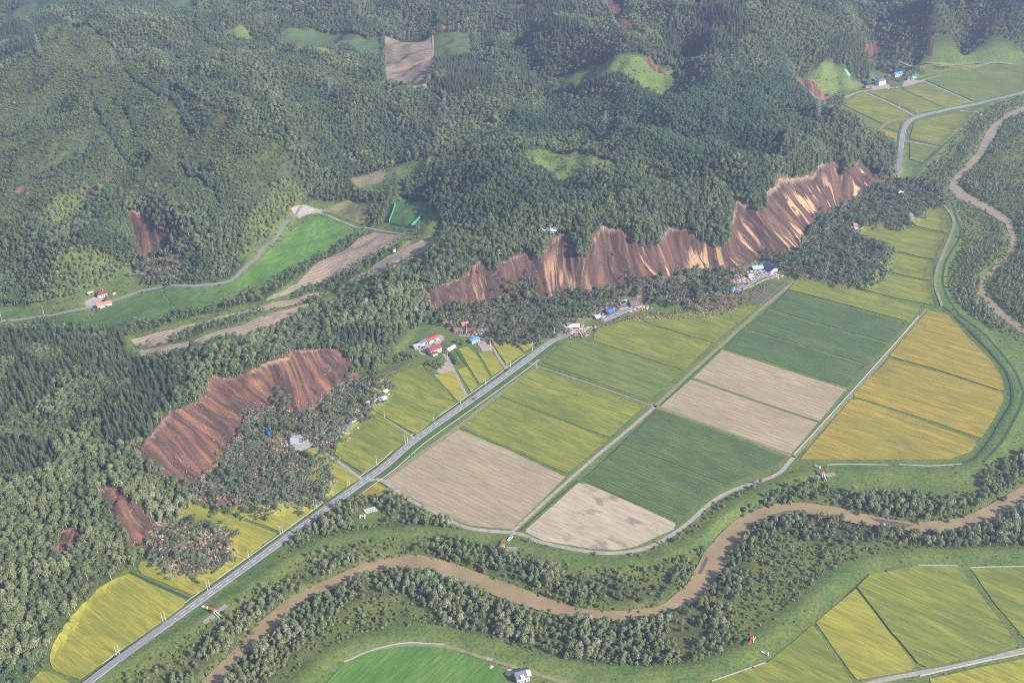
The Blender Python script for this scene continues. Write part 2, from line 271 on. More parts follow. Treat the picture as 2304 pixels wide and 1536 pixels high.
# river corridor
zone("150 1590;220 1530;430 1412;600 1296;640 1240;700 1175;800 1125;882 1108;983 1158;1055 1190;1110 1200;1230 1228;1330 1246;1430 1243;1490 1220;1545 1182;1610 1130;1700 1092;1790 1060;1860 1080;1890 1110;2200 1105;2304 1010;2420 950;2420 1245;2160 1243;1960 1258;1850 1318;1750 1405;1600 1494;1520 1510;1400 1508;1290 1496;1180 1474;1010 1422;850 1428;760 1460;640 1545;600 1590", MEADOW)
zone("2304 215;2230 238;2190 262;2110 350;2075 395;2120 425;2135 470;2165 520;2160 560;2135 600;2130 640;2165 690;2250 745;2330 790;2420 800;2420 215", MEADOW)
WIL = ["430 1545;520 1455;600 1382;680 1318;760 1286;820 1262;800 1250;720 1280;650 1310;560 1370;470 1440;400 1500;370 1545",
 "632 1238;700 1172;800 1125;880 1108;940 1135;1020 1180;960 1190;860 1190;760 1196;660 1230",
 "930 1215;1050 1210;1150 1250;1290 1295;1400 1312;1480 1325;1525 1290;1580 1235;1560 1300;1500 1350;1400 1362;1300 1362;1150 1300;1020 1262;935 1245",
 "500 1545;590 1450;700 1350;860 1285;960 1292;1050 1325;1200 1378;1330 1400;1480 1396;1560 1360;1600 1400;1650 1470;1560 1498;1300 1490;1150 1440;1040 1415;980 1400;900 1330;780 1380;700 1440;620 1520;590 1560",
 "1560 1370;1640 1250;1700 1180;1760 1168;1740 1220;1680 1300;1640 1380;1640 1450;1600 1440", "1740 1170;1880 1165;2000 1190;2100 1202;2230 1180;2304 1135;2420 1080;2420 1235;2150 1235;2000 1215;1900 1225;1780 1215",
 "1650 1132;1740 1092;1830 1098;1848 1128;1800 1130;1710 1140;1660 1160", "1892 1112;1955 1108;2180 1118;2230 1100;2304 1030;2420 960;2420 1010;2304 1085;2200 1148;2080 1172;1960 1155;1895 1135",
 "1560 1255;1590 1215;1640 1150;1660 1160;1610 1205;1575 1260", "2190 270;2240 262;2210 300;2170 365;2130 400;2125 380;2160 330", "2304 262;2420 230;2420 540;2304 540;2290 480;2200 440;2170 415;2200 390;2250 310",
 "2304 540;2420 540;2420 760;2304 725;2262 690;2232 655;2245 625", "2140 595;2185 560;2215 560;2210 600;2190 640;2200 670;2260 735;2230 745;2170 700;2135 650", "2190 470;2250 505;2262 560;2240 585;2215 560;2225 510", "2120 385;2160 345;2180 370;2140 405;2130 425;2120 410",
 "2200 1060;2304 1020;2304 1090;2230 1120"]
for s in WIL: zone(s, WILLOW)
for s in ["760 1380;850 1330;960 1370;1000 1400;900 1412;800 1420;740 1440", "1700 1230;1800 1225;1880 1240;1800 1330;1720 1400;1650 1440;1640 1400;1690 1320", "1180 1318;1300 1345;1420 1360;1350 1370;1240 1345", "790 1165;850 1150;880 1170;860 1185;800 1182", "2260 330;2304 300;2420 290;2420 420;2304 430;2250 400"]: zone(s, MEADOW)
for c, wd in zip(levc, (15, 20, 15, 9)): paint_strip(Z, c, wd, GRASS)
for s in ["1890 1062;2080 1070;2200 1060;2180 1100;2000 1110;1900 1100", "2170 720;2250 770;2320 780;2320 1000;2290 1010;2300 900;2260 800"]: zone(s, GRASS)
zone("795 1163;840 1160;870 1168;850 1180;800 1182", GRASS)
zone("806 1170;811 1141;843 1131;860 1150;842 1164", GRASS)
zone("800 1115;880 1085;884 1104;800 1128;780 1130", GRASS)
HEDGE = ["545 660;600 640;650 610;700 590;740 570;760 555;770 565;720 590;680 620;620 655;560 672", "760 555;815 522;825 530;775 566", "270 760;290 725;400 705;480 690;550 665;590 660;590 680;500 695;400 725;300 752", "600 690;680 658;740 632;790 605;850 570;880 545;905 545;900 560;850 592;800 628;750 650;680 672;620 700",
 "310 775;380 762;460 735;560 705;600 697;600 705;500 735;400 770;320 785", "790 640;850 612;900 590;930 575;930 590;860 620;800 650;740 665;700 690;690 680;740 655", "820 500;850 440;890 420;880 450;860 500;840 520", "940 500;955 520;940 555;925 545"]
HEDGEC = 18
for s in HEDGE: zone(s, HEDGEC)
for k, q in enumerate(debw): paint(Z, q, DEBRIS if k < len(DEB) else RUBBLE)
Z[clear > 0] = RUBBLE
for k, (T, B) in enumerate(loft): paint(Z, list(T)+list(B[::-1]), SCAR)
SOIL = ["1330 0;1385 0;1425 36;1380 30", "1368 44;1425 58;1428 76;1385 62", "1448 130;1470 140;1496 165;1470 158", "1780 176;1800 174;1852 212;1872 236;1846 234;1810 200", "1950 92;1975 95;1985 118;1968 126;1945 120", "2080 95;2102 90;2096 128;2084 125", "1150 12;1185 10;1180 20;1150 25", "190 442;218 418;222 432;200 446", "30 432;60 418;66 428;45 438", "485 262;520 268;518 272;495 268", "1640 0;1700 4;1690 12;1650 10", "2165 0;2185 0;2180 30;2168 22", "970 58;1010 62;1005 74;965 72", "1000 555", "228 390;240 400;252 412;238 408", "2095 170"]
SOIL = [s for s in SOIL if s.count(';') > 1]
soilw = []
for s in SOIL: soilw.append(zone(s, SCAR))
for p in RIV: paint(Z, p, WATER)
# ------------------------------------------------------------------ mesh + material helpers
def mesh_obj(name, v, f, mat, parent=None, kind=None, smooth=False):
    me = bpy.data.meshes.new(name); me.from_pydata([tuple(map(float, p)) for p in v], [], f)
    for m in (mat if isinstance(mat, (list, tuple)) else [mat]): me.materials.append(m)
    if smooth: me.shade_smooth()
    o = bpy.data.objects.new(name, me); COL.objects.link(o)
    if parent is not None: o.parent = parent
    if kind: o['kind'] = kind
    return o
def tag(o, label, cat, group=None):
    o['label'] = label; o['category'] = cat
    if group: o['group'] = group
    return o
def empty(name, loc, rz=0, label=None, cat=None, group=None, rot=None):
    o = bpy.data.objects.new(name, None); COL.objects.link(o); o.empty_display_size = 1
    o.location = loc; o.rotation_euler = rot if rot else (0, 0, rz)
    if label: tag(o, label, cat, group)
    return o
def nodes(name):
    m = bpy.data.materials.new(name); m.use_nodes = True; n = m.node_tree
    return m, n, n.nodes['Principled BSDF'], (lambda t, **k: _nn(n, t, k)), n.links.new
def _nn(n, t, k):
    x = n.nodes.new(t)
    for a, b in k.items(): setattr(x, a, b)
    return x
def ramp(N, stops, interp='LINEAR'):
    r = N('ShaderNodeValToRGB'); e = r.color_ramp.elements; r.color_ramp.interpolation = interp
    while len(e) < len(stops): e.new(0.5)
    for q, (p, c) in zip(e, stops): q.position = p; q.color = (*c, 1)
    return r
def mixc(N, L, fac, a, b, mode='MIX'):
    m = N('ShaderNodeMix', data_type='RGBA', blend_type=mode)
    for i, val in ((0, fac), (6, a), (7, b)):
        if hasattr(val, 'links'): L(val, m.inputs[i])
        elif i == 0: m.inputs[0].default_value = val
        else: m.inputs[i].default_value = (*val, 1)
    return m.outputs[2]
def mat_plain(name, c, rough=.7, var=.12, scale=1.5, metal=0, emit=0):
    m, n, b, N, L = nodes(name); g = N('ShaderNodeNewGeometry'); z = N('ShaderNodeTexNoise'); z.inputs['Scale'].default_value = 1/scale; z.inputs['Detail'].default_value = 4
    L(g.outputs['Position'], z.inputs['Vector'])
    r = ramp(N, [(.3, tuple(max(0, x*(1-var)) for x in c)), (.7, tuple(min(1, x*(1+var)) for x in c))]); L(z.outputs[0], r.inputs[0]); L(r.outputs[0], b.inputs['Base Color'])
    b.inputs['Roughness'].default_value = rough; b.inputs['Metallic'].default_value = metal; b.inputs['Specular IOR Level'].default_value = .3
    return m
def noise(N, L, vec, scale, detail=3, rough=.55, dim='3D', dist=0):
    z = N('ShaderNodeTexNoise'); z.inputs['Scale'].default_value = scale; z.inputs['Detail'].default_value = detail; z.inputs['Roughness'].default_value = rough; z.inputs['Distortion'].default_value = dist
    L(vec, z.inputs['Vector']); return z.outputs[0]
def mapping(N, L, vec, theta, sx, sy, sz=1):
    a = N('ShaderNodeMapping'); a.vector_type = 'POINT'; a.inputs['Rotation'].default_value = (0, 0, -theta); L(vec, a.inputs['Vector'])
    b = N('ShaderNodeMapping'); b.inputs['Scale'].default_value = (sx, sy, sz); L(a.outputs[0], b.inputs['Vector']); return b.outputs[0]
def thr(N, L, v, lo, hi):
    m = N('ShaderNodeMapRange'); m.inputs[1].default_value = lo; m.inputs[2].default_value = hi; L(v, m.inputs[0]); return m.outputs[0]
THA, THB = math.radians(50.5), math.radians(-40)
def mat_field(name, c1, c2, c3, theta=THB, rows=0, rowc=None, rowmix=.3, blot=None, blotc=None, rough=.85, fine=.25, seed=0):
    m, n, b, N, L = nodes(name); g = N('ShaderNodeNewGeometry'); o = N('ShaderNodeObjectInfo')
    off = N('ShaderNodeVectorMath', operation='MULTIPLY_ADD'); L(o.outputs['Random'], off.inputs[0]); off.inputs[1].default_value = (900, 700, 300); L(g.outputs['Position'], off.inputs[2]); P = off.outputs[0]
    big = noise(N, L, mapping(N, L, P, theta, 1/70, 1/26), 1, 4, .6, dist=.6)
    r = ramp(N, [(.32, c1), (.5, c2), (.68, c3)]); L(big, r.inputs[0]); col = r.outputs[0]
    st = noise(N, L, mapping(N, L, P, theta, 1/22, 1/1.8), 1, 3, .65)
    col = mixc(N, L, thr(N, L, st, .38, .72), col, tuple(x*.72 for x in c1))
    fn = noise(N, L, P, 1/1.1, 2, .6)
    mm = N('ShaderNodeMath', operation='MULTIPLY_ADD'); L(fn, mm.inputs[0]); mm.inputs[1].default_value = fine*2; mm.inputs[2].default_value = 1-fine
    cc = N('ShaderNodeCombineColor'); [L(mm.outputs[0], cc.inputs[i]) for i in range(3)]
    col = mixc(N, L, 1.0, col, cc.outputs[0], 'MULTIPLY')
    if rows:
        wv = N('ShaderNodeTexWave'); wv.bands_direction = 'Y'; wv.inputs['Scale'].default_value = 1; wv.inputs['Distortion'].default_value = .6; wv.inputs['Detail'].default_value = 2; wv.inputs['Detail Scale'].default_value = .3
        L(mapping(N, L, g.outputs['Position'], theta, .314/rows, .314/rows), wv.inputs['Vector'])
        f = N('ShaderNodeMath', operation='MULTIPLY'); L(thr(N, L, wv.outputs[1], .55, .95), f.inputs[0]); f.inputs[1].default_value = rowmix
        col = mixc(N, L, f.outputs[0], col, rowc)
    if blot:
        bn = noise(N, L, mapping(N, L, P, theta, 1/blot, 1.9/blot), 1, 4, .7)
        col = mixc(N, L, thr(N, L, bn, .56, .64), col, blotc)
    L(col, b.inputs['Base Color']); b.inputs['Roughness'].default_value = rough; b.inputs['Specular IOR Level'].default_value = .15
    return m
def drape(name, pts, mat, h=.35, step=None, kind='structure', skirt=True):
    pts = np.asarray(pts)[:, :2]; zs = hgt(pts[:, 0], pts[:, 1]); flat = np.ptp(zs) < .4
    # fine edge with a slight natural waver
    ed = []
    for k in range(len(pts)):
        a, b = pts[k], pts[(k+1) % len(pts)]; n = max(1, int(np.linalg.norm(b-a)/(6 if flat else 4)))
        for t in range(n):
            q = a+(b-a)*t/n
            if t: q = q+(np.array([vnoise(q[0], q[1], 9, 1), vnoise(q[0], q[1], 9, 2)])-.5)*.9
            ed.append(q)
    ed = np.array(ed); ne = len(ed); inner = []
    if not flat:
        x0, y0 = pts.min(0); x1, y1 = pts.max(0)
        mx, my = np.meshgrid(np.arange(x0, x1, 4), np.arange(y0, y1, 4)); mx = mx.ravel(); my = my.ravel(); ins = np.zeros(len(mx), bool)
        for k in range(len(pts)):
            (xa, ya), (xb, yb) = pts[k], pts[(k+1) % len(pts)]
            if ya != yb: ins ^= ((ya > my) != (yb > my)) & (mx < (xb-xa)*(my-ya)/(yb-ya)+xa)
        inner = list(zip(mx[ins], my[ins]))
    vs = [Vector((float(a), float(b))) for a, b in list(ed)+inner]
    V, E_, F, _, _, _ = delaunay_2d_cdt(vs, [(i, (i+1) % ne) for i in range(ne)], [list(range(ne))], 1, 1e-4)
    xy = np.array([(v.x, v.y) for v in V]); zz = hgt(xy[:, 0], xy[:, 1])+h+(0 if flat else .35)
    v = [(*p, z) for p, z in zip(xy, zz)]; f = [tuple(q) for q in F]
    if skirt:
        cnt = {}
        for q in f:
            for a, b in zip(q, q[1:]+q[:1]): cnt[(a, b)] = 1
        bd = [(a, b) for (a, b) in cnt if (b, a) not in cnt]; mp = {}
        for a, b in bd:
            for i in (a, b):
                if i not in mp: mp[i] = len(v); v.append((v[i][0], v[i][1], v[i][2]-h-1.2))
            f.append((b, a, mp[a], mp[b]))
    return mesh_obj(name, v, f, mat, kind=kind)
def ribbon(name, c, wd, mat, z=.2, kind='structure', depth=.5, xs=3):
    t = np.gradient(c, axis=0); t /= np.linalg.norm(t, axis=1)[:, None]+1e-9; nrm = np.stack([-t[:, 1], t[:, 0]], 1)
    ks = np.linspace(-.5, .5, xs); v = []; f = []; n = len(c)
    for q, m in zip(c, nrm):
        pp = [q+m*wd*k for k in ks]; hz = [float(hgt(p[0], p[1])) for p in pp]; zm = max(hz) if wd < 9 else None
        row = [(p[0], p[1], (zm if zm is not None else hh)+z) for p, hh in zip(pp, hz)]
        v += [(row[0][0], row[0][1], row[0][2]-depth)]+row+[(row[-1][0], row[-1][1], row[-1][2]-depth)]
    w_ = xs+2
    for i in range(n-1):
        for k in range(w_-1): f.append((i*w_+k, i*w_+k+1, (i+1)*w_+k+1, (i+1)*w_+k))
    return mesh_obj(name, v, [q[::-1] for q in f], mat, kind=kind)
# ------------------------------------------------------------------ fields
OL = mat_field('olive_rice', (.135,.155,.03), (.19,.205,.034), (.26,.25,.036), rows=14, rowc=(.09,.115,.028), rowmix=.28)
OLY = mat_field('ripening_rice', (.21,.21,.035), (.29,.265,.036), (.35,.30,.04), rows=11, rowc=(.14,.15,.03), rowmix=.25)
GRN = mat_field('green_rice', (.11,.145,.034), (.145,.18,.036), (.185,.21,.04), rows=12, rowc=(.07,.1,.028), rowmix=.35)
GOLD = mat_field('golden_rice', (.19,.165,.035), (.3,.22,.03), (.37,.25,.03), rows=13, rowc=(.14,.14,.03), rowmix=.28, blot=38, blotc=(.2,.18,.04))
DKG = mat_field('bean_leaves', (.072,.108,.036), (.092,.132,.04), (.115,.16,.046), fine=.6, rows=4, rowc=(.035,.06,.026), rowmix=.4)
BRN = mat_field('stubble', (.29,.225,.14), (.335,.262,.163), (.38,.30,.19), rows=5, rowc=(.23,.18,.115), rowmix=.5, fine=.3)
TAN = mat_field('flooded_silt', (.36,.29,.20), (.40,.325,.225), (.44,.36,.25), blot=34, blotc=(.22,.18,.13), rough=.35, fine=.06)
PAST = mat_field('pasture', (.075,.15,.03), (.10,.19,.036), (.14,.225,.042), theta=THA)
PASTD = mat_field('damp_pasture', (.065,.12,.034), (.085,.15,.038), (.11,.18,.045), theta=THA)
BRN2 = mat_field('cut_maize', (.28,.21,.145), (.34,.26,.185), (.4,.31,.22), theta=THA-.12, rows=6, rowc=(.17,.125,.09), rowmix=.7, blot=40, blotc=(.2,.155,.12))
ROUGH = mat_field('rough_grass', (.12,.14,.05), (.2,.19,.08), (.3,.24,.12), theta=THA, fine=.35)
SOILF = mat_field('cleared_soil', (.16,.12,.085), (.25,.18,.13), (.32,.24,.18), theta=0, blot=30, blotc=(.1,.13,.05), fine=.3)
DARKF = mat_field('vegetable_plot', (.08,.09,.05), (.11,.12,.06), (.15,.14,.08))
HILLG = mat_field('hill_grass', (.055,.085,.034), (.075,.11,.04), (.10,.13,.05), theta=0, fine=.35)
FIELDS = [
 (OLY,"292 1291;354 1322;416 1350;414 1362;340 1415;250 1478;179 1528;145 1518;118 1504;112 1478;121 1448;146 1406;186 1359;219 1326;262 1302"),
 (OLY,"45 1560;90 1511;110 1511;170 1540;190 1560"),
 (OLY,"317 1264;310 1279;319 1292;430 1337;452 1331;540 1264;622 1201;520 1160;430 1134;396 1166;420 1250"),
 (OLY,"512 1150;624 1193;640 1192;716 1138;640 1128;560 1130"),
 (OLY,"680 1014;706 1008;808 1077;750 1113;715 1125;690 1060"),
 (OL,"822 926;845 927;926 984;815 1064;752 1022;765 985;790 955"),
 (OL,"838 920;936 977;1025 905;948 822;862 851;820 880"),
 (OLY,"977 844;1020 835;1047 892;1033 906"), (OLY,"1029 831;1050 827;1073 867;1059 882"),
 (OLY,"1032 785;1052 780;1070 796;1102 849;1079 864;1054 822"), (OLY,"1076 794;1103 789;1114 800;1131 829;1106 845;1090 815"),
 (OLY,"1104 768;1155 768;1177 795;1139 818"), (OLY,"1160 768;1200 772;1196 779;1179 791"),
 (GRN,"1222 815;1275 765;1333 769;1430 800;1533 836;1459 901;1330 855"), (OL,"1335 766;1340 742;1434 714;1459 731;1554 760;1600 773;1536 833;1434 799"),
 (OL,"1438 714;1520 706;1615 700;1703 686;1700 693;1604 770;1556 757;1461 728"),
 (OL,"1127 890;1203 828;1330 870;1446 914;1371 983;1240 935"), (OL,"1124 895;1237 938;1367 988;1275 1064;1150 1010;1036 962"),
 (BRN,"1032 966;1150 1015;1272 1072;1152 1190;1056 1182;983 1150;922 1117;868 1086;866 1080"),
 (TAN,"1301 1086;1323 1089;1420 1131;1520 1177;1516 1190;1428 1229;1385 1237;1333 1234;1224 1216;1182 1196;1184 1190"),
 (DKG,"1310 1079;1396 1005;1500 1041;1622 1092;1600 1112;1523 1172;1420 1127"), (DKG,"1402 1001;1481 923;1620 972;1766 1029;1740 1050;1634 1090;1510 1040"),
 (BRN,"1625 787;1760 830;1904 875;1844 947;1700 900;1560 850"), (BRN,"1555 853;1700 904;1840 951;1780 1021;1630 968;1486 914"),
 (DKG,"1771 656;1900 690;2039 731;2001 770;1870 735;1734 695"), (DKG,"1727 700;1860 736;1996 775;1953 820;1820 780;1683 740"), (DKG,"1678 743;1800 778;1948 823;1907 870;1770 826;1632 784"),
 (OL,"1792 629;1900 643;1980 666;2068 695;2043 724;1900 685;1774 652"),
 (OL,"2040 486;2074 463;2114 466;2129 489;2131 520;2124 522;2053 505"), (OL,"1932 532;1941 509;2000 505;2038 509;2123 527;2100 583;2030 568;1965 552"),
 (OL,"1972 555;2098 586;2090 630;1992 608;1960 590"), (OL,"1975 607;2090 633;2101 688;2020 672;1930 646"),
 (GOLD,"2087 700;2134 709;2174 755;2228 810;2254 850;2259 874;2246 878;2120 835;2000 801"), (GOLD,"2000 807;2120 840;2253 882;2258 898;2238 938;2207 986;2060 935;1922 893;1921 886"),
 (GOLD,"1913 900;1934 900;2060 942;2196 991;2197 1003;2181 1017;2134 1033;1960 1033;1800 1033"),
 (OL,"1928 1321;1957 1293;2065 1273;2155 1275;2168 1291;2230 1370;2291 1452;2180 1480;2084 1500;2066 1493;1995 1408"),
 (OLY,"1924 1325;1990 1408;2059 1497;2046 1508;1928 1528;1880 1465;1836 1400"), (OL,"1828 1405;1875 1465;1918 1532;1905 1570;1560 1570;1603 1533;1726 1491"),
 (OL,"2184 1279;2250 1277;2400 1276;2400 1540;2304 1435;2240 1360"), (OLY,"2092 1527;2200 1502;2400 1462;2400 1600;2110 1600"),
 (PAST,"690 1590;740 1530;776 1490;830 1468;910 1452;1005 1457;1078 1484;1132 1503;1138 1560;1140 1590"), (GOLD,"851 1086;879 1102;850 1116;800 1124;796 1122"),
 (OL,"1898 236;1929 213;1946 211;2046 260;2020 268;1982 277"), (GRN,"1852 243;1896 238;1978 280;1940 294;1890 266"), (OL,"1953 207;2022 201;2122 243;2064 255"),
 (OL,"2030 200;2075 186;2184 230;2126 243"), (GRN,"2082 181;2150 160;2214 149;2304 145;2400 140;2400 180;2304 201;2240 217;2189 228"),
 (OL,"2072 148;2194 147;2140 158;2062 176;2030 178;2050 160"), (OL,"2057 276;2068 272;2145 257;2172 259;2174 266;2150 300;2116 328;2047 313"),
 (GRN,"2048 320;2106 333;2073 366;2048 359"), (GOLD,"1944 298;1978 290;2019 301;2014 340;1985 318"), (GRN,"1993 288;2026 279;2021 296"),
 (PAST,"717 485;795 517;743 556;690 590;619 631;560 656;502 660;497 649;530 633;572 600;602 568;642 534"),
 (PASTD,"367 654;440 649;488 649;501 666;460 690;402 703"), (PASTD,"361 656;398 705;292 731;203 732;205 708;258 684;310 666"), (PASTD,"193 709;192 732;104 738;108 720"),
 (PASTD,"95 721;97 739;0 743;-120 750;-120 742;0 732"), (PASTD,"-120 706;0 699;72 699;78 709;0 717;-120 726"),
 (ROUGH,"732 475;760 458;791 450;826 468;822 498;804 505;770 490"), (PASTD,"876 458;912 454;962 460;938 500;925 510;880 506"),
 (BRN2,"842 523;903 529;895 545;864 562;789 606;732 630;662 653;600 677;600 670;666 640;704 600;718 590;789 555;817 531"),
 (BRN2,"964 531;993 540;950 568;912 590;864 611;800 636;770 643;800 624;827 611;887 571"),
 (BRN2,"740 658;690 677;620 693;474 722;368 772;306 781;293 763;401 737;561 697;693 661"), (BRN2,"693 683;703 699;640 722;547 752;440 785;365 799;312 801;314 788;456 759;620 702"),
 (PASTD,"722 672;800 647;843 628;820 650;760 685;722 692"),
 (HILLG,"-60 70;0 32;55 15;70 -8;160 -8;95 30;0 52;-60 80"), (HILLG,"355 -6;430 -6;444 20;432 27;395 18"), (HILLG,"640 70;700 66;770 78;830 96;858 78;858 126;780 112;700 108;642 102"),
 (SOILF,"866 82;970 80;973 140;960 200;930 204;872 204;866 140"), (HILLG,"977 82;1062 80;1062 120;1056 132;977 130"),
 (DARKF,"862 832;900 812;921 809;924 816;880 838;845 838"), (DARKF,"984 785;996 767;1018 782;1002 796"), (DARKF,"1990 170;2003 168;2030 194;2005 197"), (DARKF,"1730 640;1776 636;1740 668;1710 690;1690 680;1668 678;1700 662"),
]
fw = []
for m, s in FIELDS:
    q = poly(s); fw.append((m, q)); 
    paint(Z, q, FIELD)
for k, q in enumerate(debw): paint(Z, q, DEBRIS if k < len(DEB) else RUBBLE)
Z[clear > 0] = RUBBLE
for k, (T, B) in enumerate(loft): paint(Z, list(T)+list((T*.1+B*.9)[::-1]), SCAR)
for s_ in ["1280 525;1322 542;1332 556;1318 584;1298 586;1284 560", "1178 555;1232 560;1226 590;1196 592", "1412 522;1492 528;1486 556;1462 562;1430 552", "1548 512;1645 520;1640 566;1606 558;1566 540", "1084 574;1126 584;1118 606;1094 600", "1688 458;1718 440;1730 464;1702 486", "1893 370;1914 372;1908 404;1896 400", "1480 500;1502 512;1498 532;1484 536"]: paint(Z, poly(s_), TALL)
for s_ in ["470 1040;500 1000;530 1010;500 1065", "600 880;640 870;660 905;620 915", "1130 640;1200 625;1210 670;1140 678", "1400 610;1440 600;1470 640;1420 648", "1830 470;1860 455;1870 480;1840 500", "1165 600;1180 598;1190 640;1172 640"]: paint(Z, poly(s_), DEBRIS)
names = {'hill_grass': 'clearing', 'olive_rice': 'rice_field', 'ripening_rice': 'rice_field', 'green_rice': 'rice_field', 'golden_rice': 'rice_field', 'bean_leaves': 'bean_field', 'stubble': 'stubble_field', 'flooded_silt': 'flooded_field', 'pasture': 'pasture',
 'damp_pasture': 'pasture', 'cut_maize': 'ploughed_field', 'rough_grass': 'rough_grass_field', 'cleared_soil': 'cleared_ground', 'vegetable_plot': 'vegetable_plot'}
for m, q in fw:
    cx, cy = np.mean(np.asarray(q)[:, :2], 0)
    crop = m.name not in ('stubble', 'flooded_silt', 'cut_maize', 'cleared_soil', 'rough_grass', 'damp_pasture', 'pasture', 'hill_grass')
    drape(names[m.name], q, m, h=.5 if crop else .12)
# ------------------------------------------------------------------ roads and tracks
ASPH = mat_plain('asphalt', (.20,.19,.20), .8, .1, 4); GRAV = mat_plain('gravel', (.27,.24,.205), .9, .2, 3); TRK = mat_plain('grass_track', (.18,.175,.085), .9, .22, 4)
CONC = mat_plain('concrete', (.36,.34,.31), .8, .12, 1.5); PAINT = mat_plain('road_paint', (.85,.85,.83), .6, .04, .5); DITCH_OR_SHADE = mat_plain('ditch_and_levee_shade', (.035,.065,.03), .6, .3, 3); MUD = mat_plain('dirt_track', (.22,.16,.11), .95, .2, 3)
def cl(s, step=3.0): return spline([at(x, y) for x, y in P2(s)], step)
main = cl("60 1650;125 1589;197 1536;330 1438;474 1333;640 1213;798 1097;870 1045;940 985;1065 897;1155 832;1238 770;1262 758;1300 747;1330 737", 3)
mroad = [("road", main), ("road", cl("1356 722;1368 717;1386 708;1409 698;1432 693")), ("road", cl("1652 658;1664 652;1676 643;1689 635;1699 627;1710 622;1724 618;1742 615")),
 ("road", cl("2018 398;2020 390;2023 374;2027 337;2032 298;2041 278;2057 266;2083 258;2126 248;2165 240;2224 228;2304 207;2400 180;2500 150"))]
for nme, c in mroad:
    paint_strip(Z, c, 11, ROAD); ribbon(nme, c, 7.2, ASPH, .32, depth=1.0)
    for s in (-1, 1): ribbon('road_edge_line', offset(c, s*3.2), .14, PAINT, .365, depth=.02, xs=2)
    L_ = np.concatenate([[0], np.cumsum(np.linalg.norm(np.diff(c, axis=0), axis=1))]); v = []; f = []
    for a in np.arange(2, L_[-1]-6, 9.6):
        pp = [np.array([np.interp(q, L_, c[:, 0]), np.interp(q, L_, c[:, 1])]) for q in (a, a+5.2)]; d = pp[1]-pp[0]; d = d/np.linalg.norm(d); m_ = np.array([-d[1], d[0]])*.13
        k = len(v); zz = [float(hgt(*p))+.38 for p in pp]
        v += [(*(pp[0]+m_), zz[0]), (*(pp[0]-m_), zz[0]), (*(pp[1]-m_), zz[1]), (*(pp[1]+m_), zz[1])]; f.append((k, k+1, k+2, k+3))
    mesh_obj('road_centre_dashes', v, f, PAINT, kind='structure')
TR = [
 (ASPH, 4.6, "-160 745;0 723;36 720;93 712;146 703;211 690;248 679;310 657;365 646;437 643;492 638;525 627;558 595;583 573;620 537;634 515;657 492;679 466"),
 (GRAV, 4.6, "846 1077;864 1083;920 1122;983 1155;1050 1187;1110 1195;1151 1198;1180 1204;1225 1222;1330 1242;1385 1244;1432 1238;1480 1221;1542 1181;1600 1130;1650 1102;1700 1086;1750 1066;1778 1036;1786 1026"),
 (GRAV, 4.0, "1151 1197;1222 1132;1290 1071;1346 1022;1402 976;1474 914"), (TRK, 4.6, "1474 914;1548 844;1602 795;1660 742;1717 691;1760 655;1788 631"),
 (TRK, 4.4, "1784 1028;1850 960;1915 890;1970 828;2020 770;2060 725;2086 694"), (TRK, 3.4, "1186 812;1203 821;1330 863;1471 913;1630 968;1782 1026"), (TRK, 6.0, "1210 826;1130 882;1030 960;930 1032;872 1075"),
 (GRAV, 3.6, "826 919;870 945;932 986"), (GRAV, 4.0, "700 1000;740 1025;780 1052;818 1079;846 1079"), (GRAV, 4.4, "1049 890;1035 862;1020 832;1012 815;1004 803;997 796"), (GRAV, 3.4, "1140 833;1125 808;1109 782;1098 770;1082 761;1060 756;1032 754"),
 (GRAV, 4.6, "1925 1545;1990 1528;2040 1518;2120 1504;2210 1485;2304 1461;2420 1434"), (TRK, 4, "772 1490;830 1464;910 1450;1005 1455;1090 1480;1180 1508;1300 1545;1360 1570"), (GRAV, 3, "1095 1480;1150 1498;1215 1518;1300 1548;1350 1572"),
 (GRAV, 4.6, "1880 227;1908 217;1937 206;1988 200;2017 196;2073 182;2116 170;2214 147;2304 145;2420 140"), (GRAV, 4.4, "1944 207;1985 225;2025 244;2059 262"), (GRAV, 4.0, "2077 183;2130 205;2187 230"),
 (TRK, 4.6, "1939 295;1990 281;2047 266"), (GRAV, 4, "2033 317;2075 324;2110 331"), (GRAV, 4.5, "2160 249;2180 251;2203 254"), (GRAV, 3.6, "679 466;712 476;760 495;803 512;840 516;903 526;930 524"),
 (TRK, 3.5, "935 530;905 558;884 575;840 600"), (ASPH, 3.6, "2020 142;2110 146;2214 143"), (MUD, 4, "974 82;975 110;972 150"), (GRAV, 4.4, "206 682;212 676;226 684;236 684"),
 (CONC, 1.2, "1786 1022;1830 975;1880 920;1924 872;1975 815;2020 765;2066 712"), (CONC, 1.0, "2065 1271;2110 1272;2155 1273"), (CONC, 1.0, "2182 1277;2240 1275;2400 1273"), (CONC, 1.0, "775 1489;840 1462;912 1446;1000 1449"),
 (CONC, 1.1, "1602 1532;1660 1512;1722 1490"), (CONC, .9, "1860 1046;1910 1044;2000 1046"), (CONC, .9, "2022 1045;2090 1048;2165 1043"), (CONC, 1.2, "2070 1520;2200 1490;2304 1469;2420 1440"), (MUD, 1.0, "1705 692;1740 660;1775 632"), (CONC, 1.2, "1655 656;1690 645;1720 630;1750 622"),
 (TRK, 4, "2125 462;2146 500;2126 560;2110 600;2104 640;2120 690"),
 (GRASS, 0, ""),
]
for t in TR:
    if t[2]:
        c = cl(t[2]); 
        if t[1] > 3: paint_strip(Z, c, t[1]+1.5, ROAD)
        ribbon({'asphalt': 'road', 'gravel': 'path', 'grass_track': 'path', 'concrete': 'irrigation_channel', 'dirt_track': 'path'}[t[0].name], c, t[1]*(.86 if t[0] is not ASPH else 1), t[0], .16 if t[1] > 2 else .55)
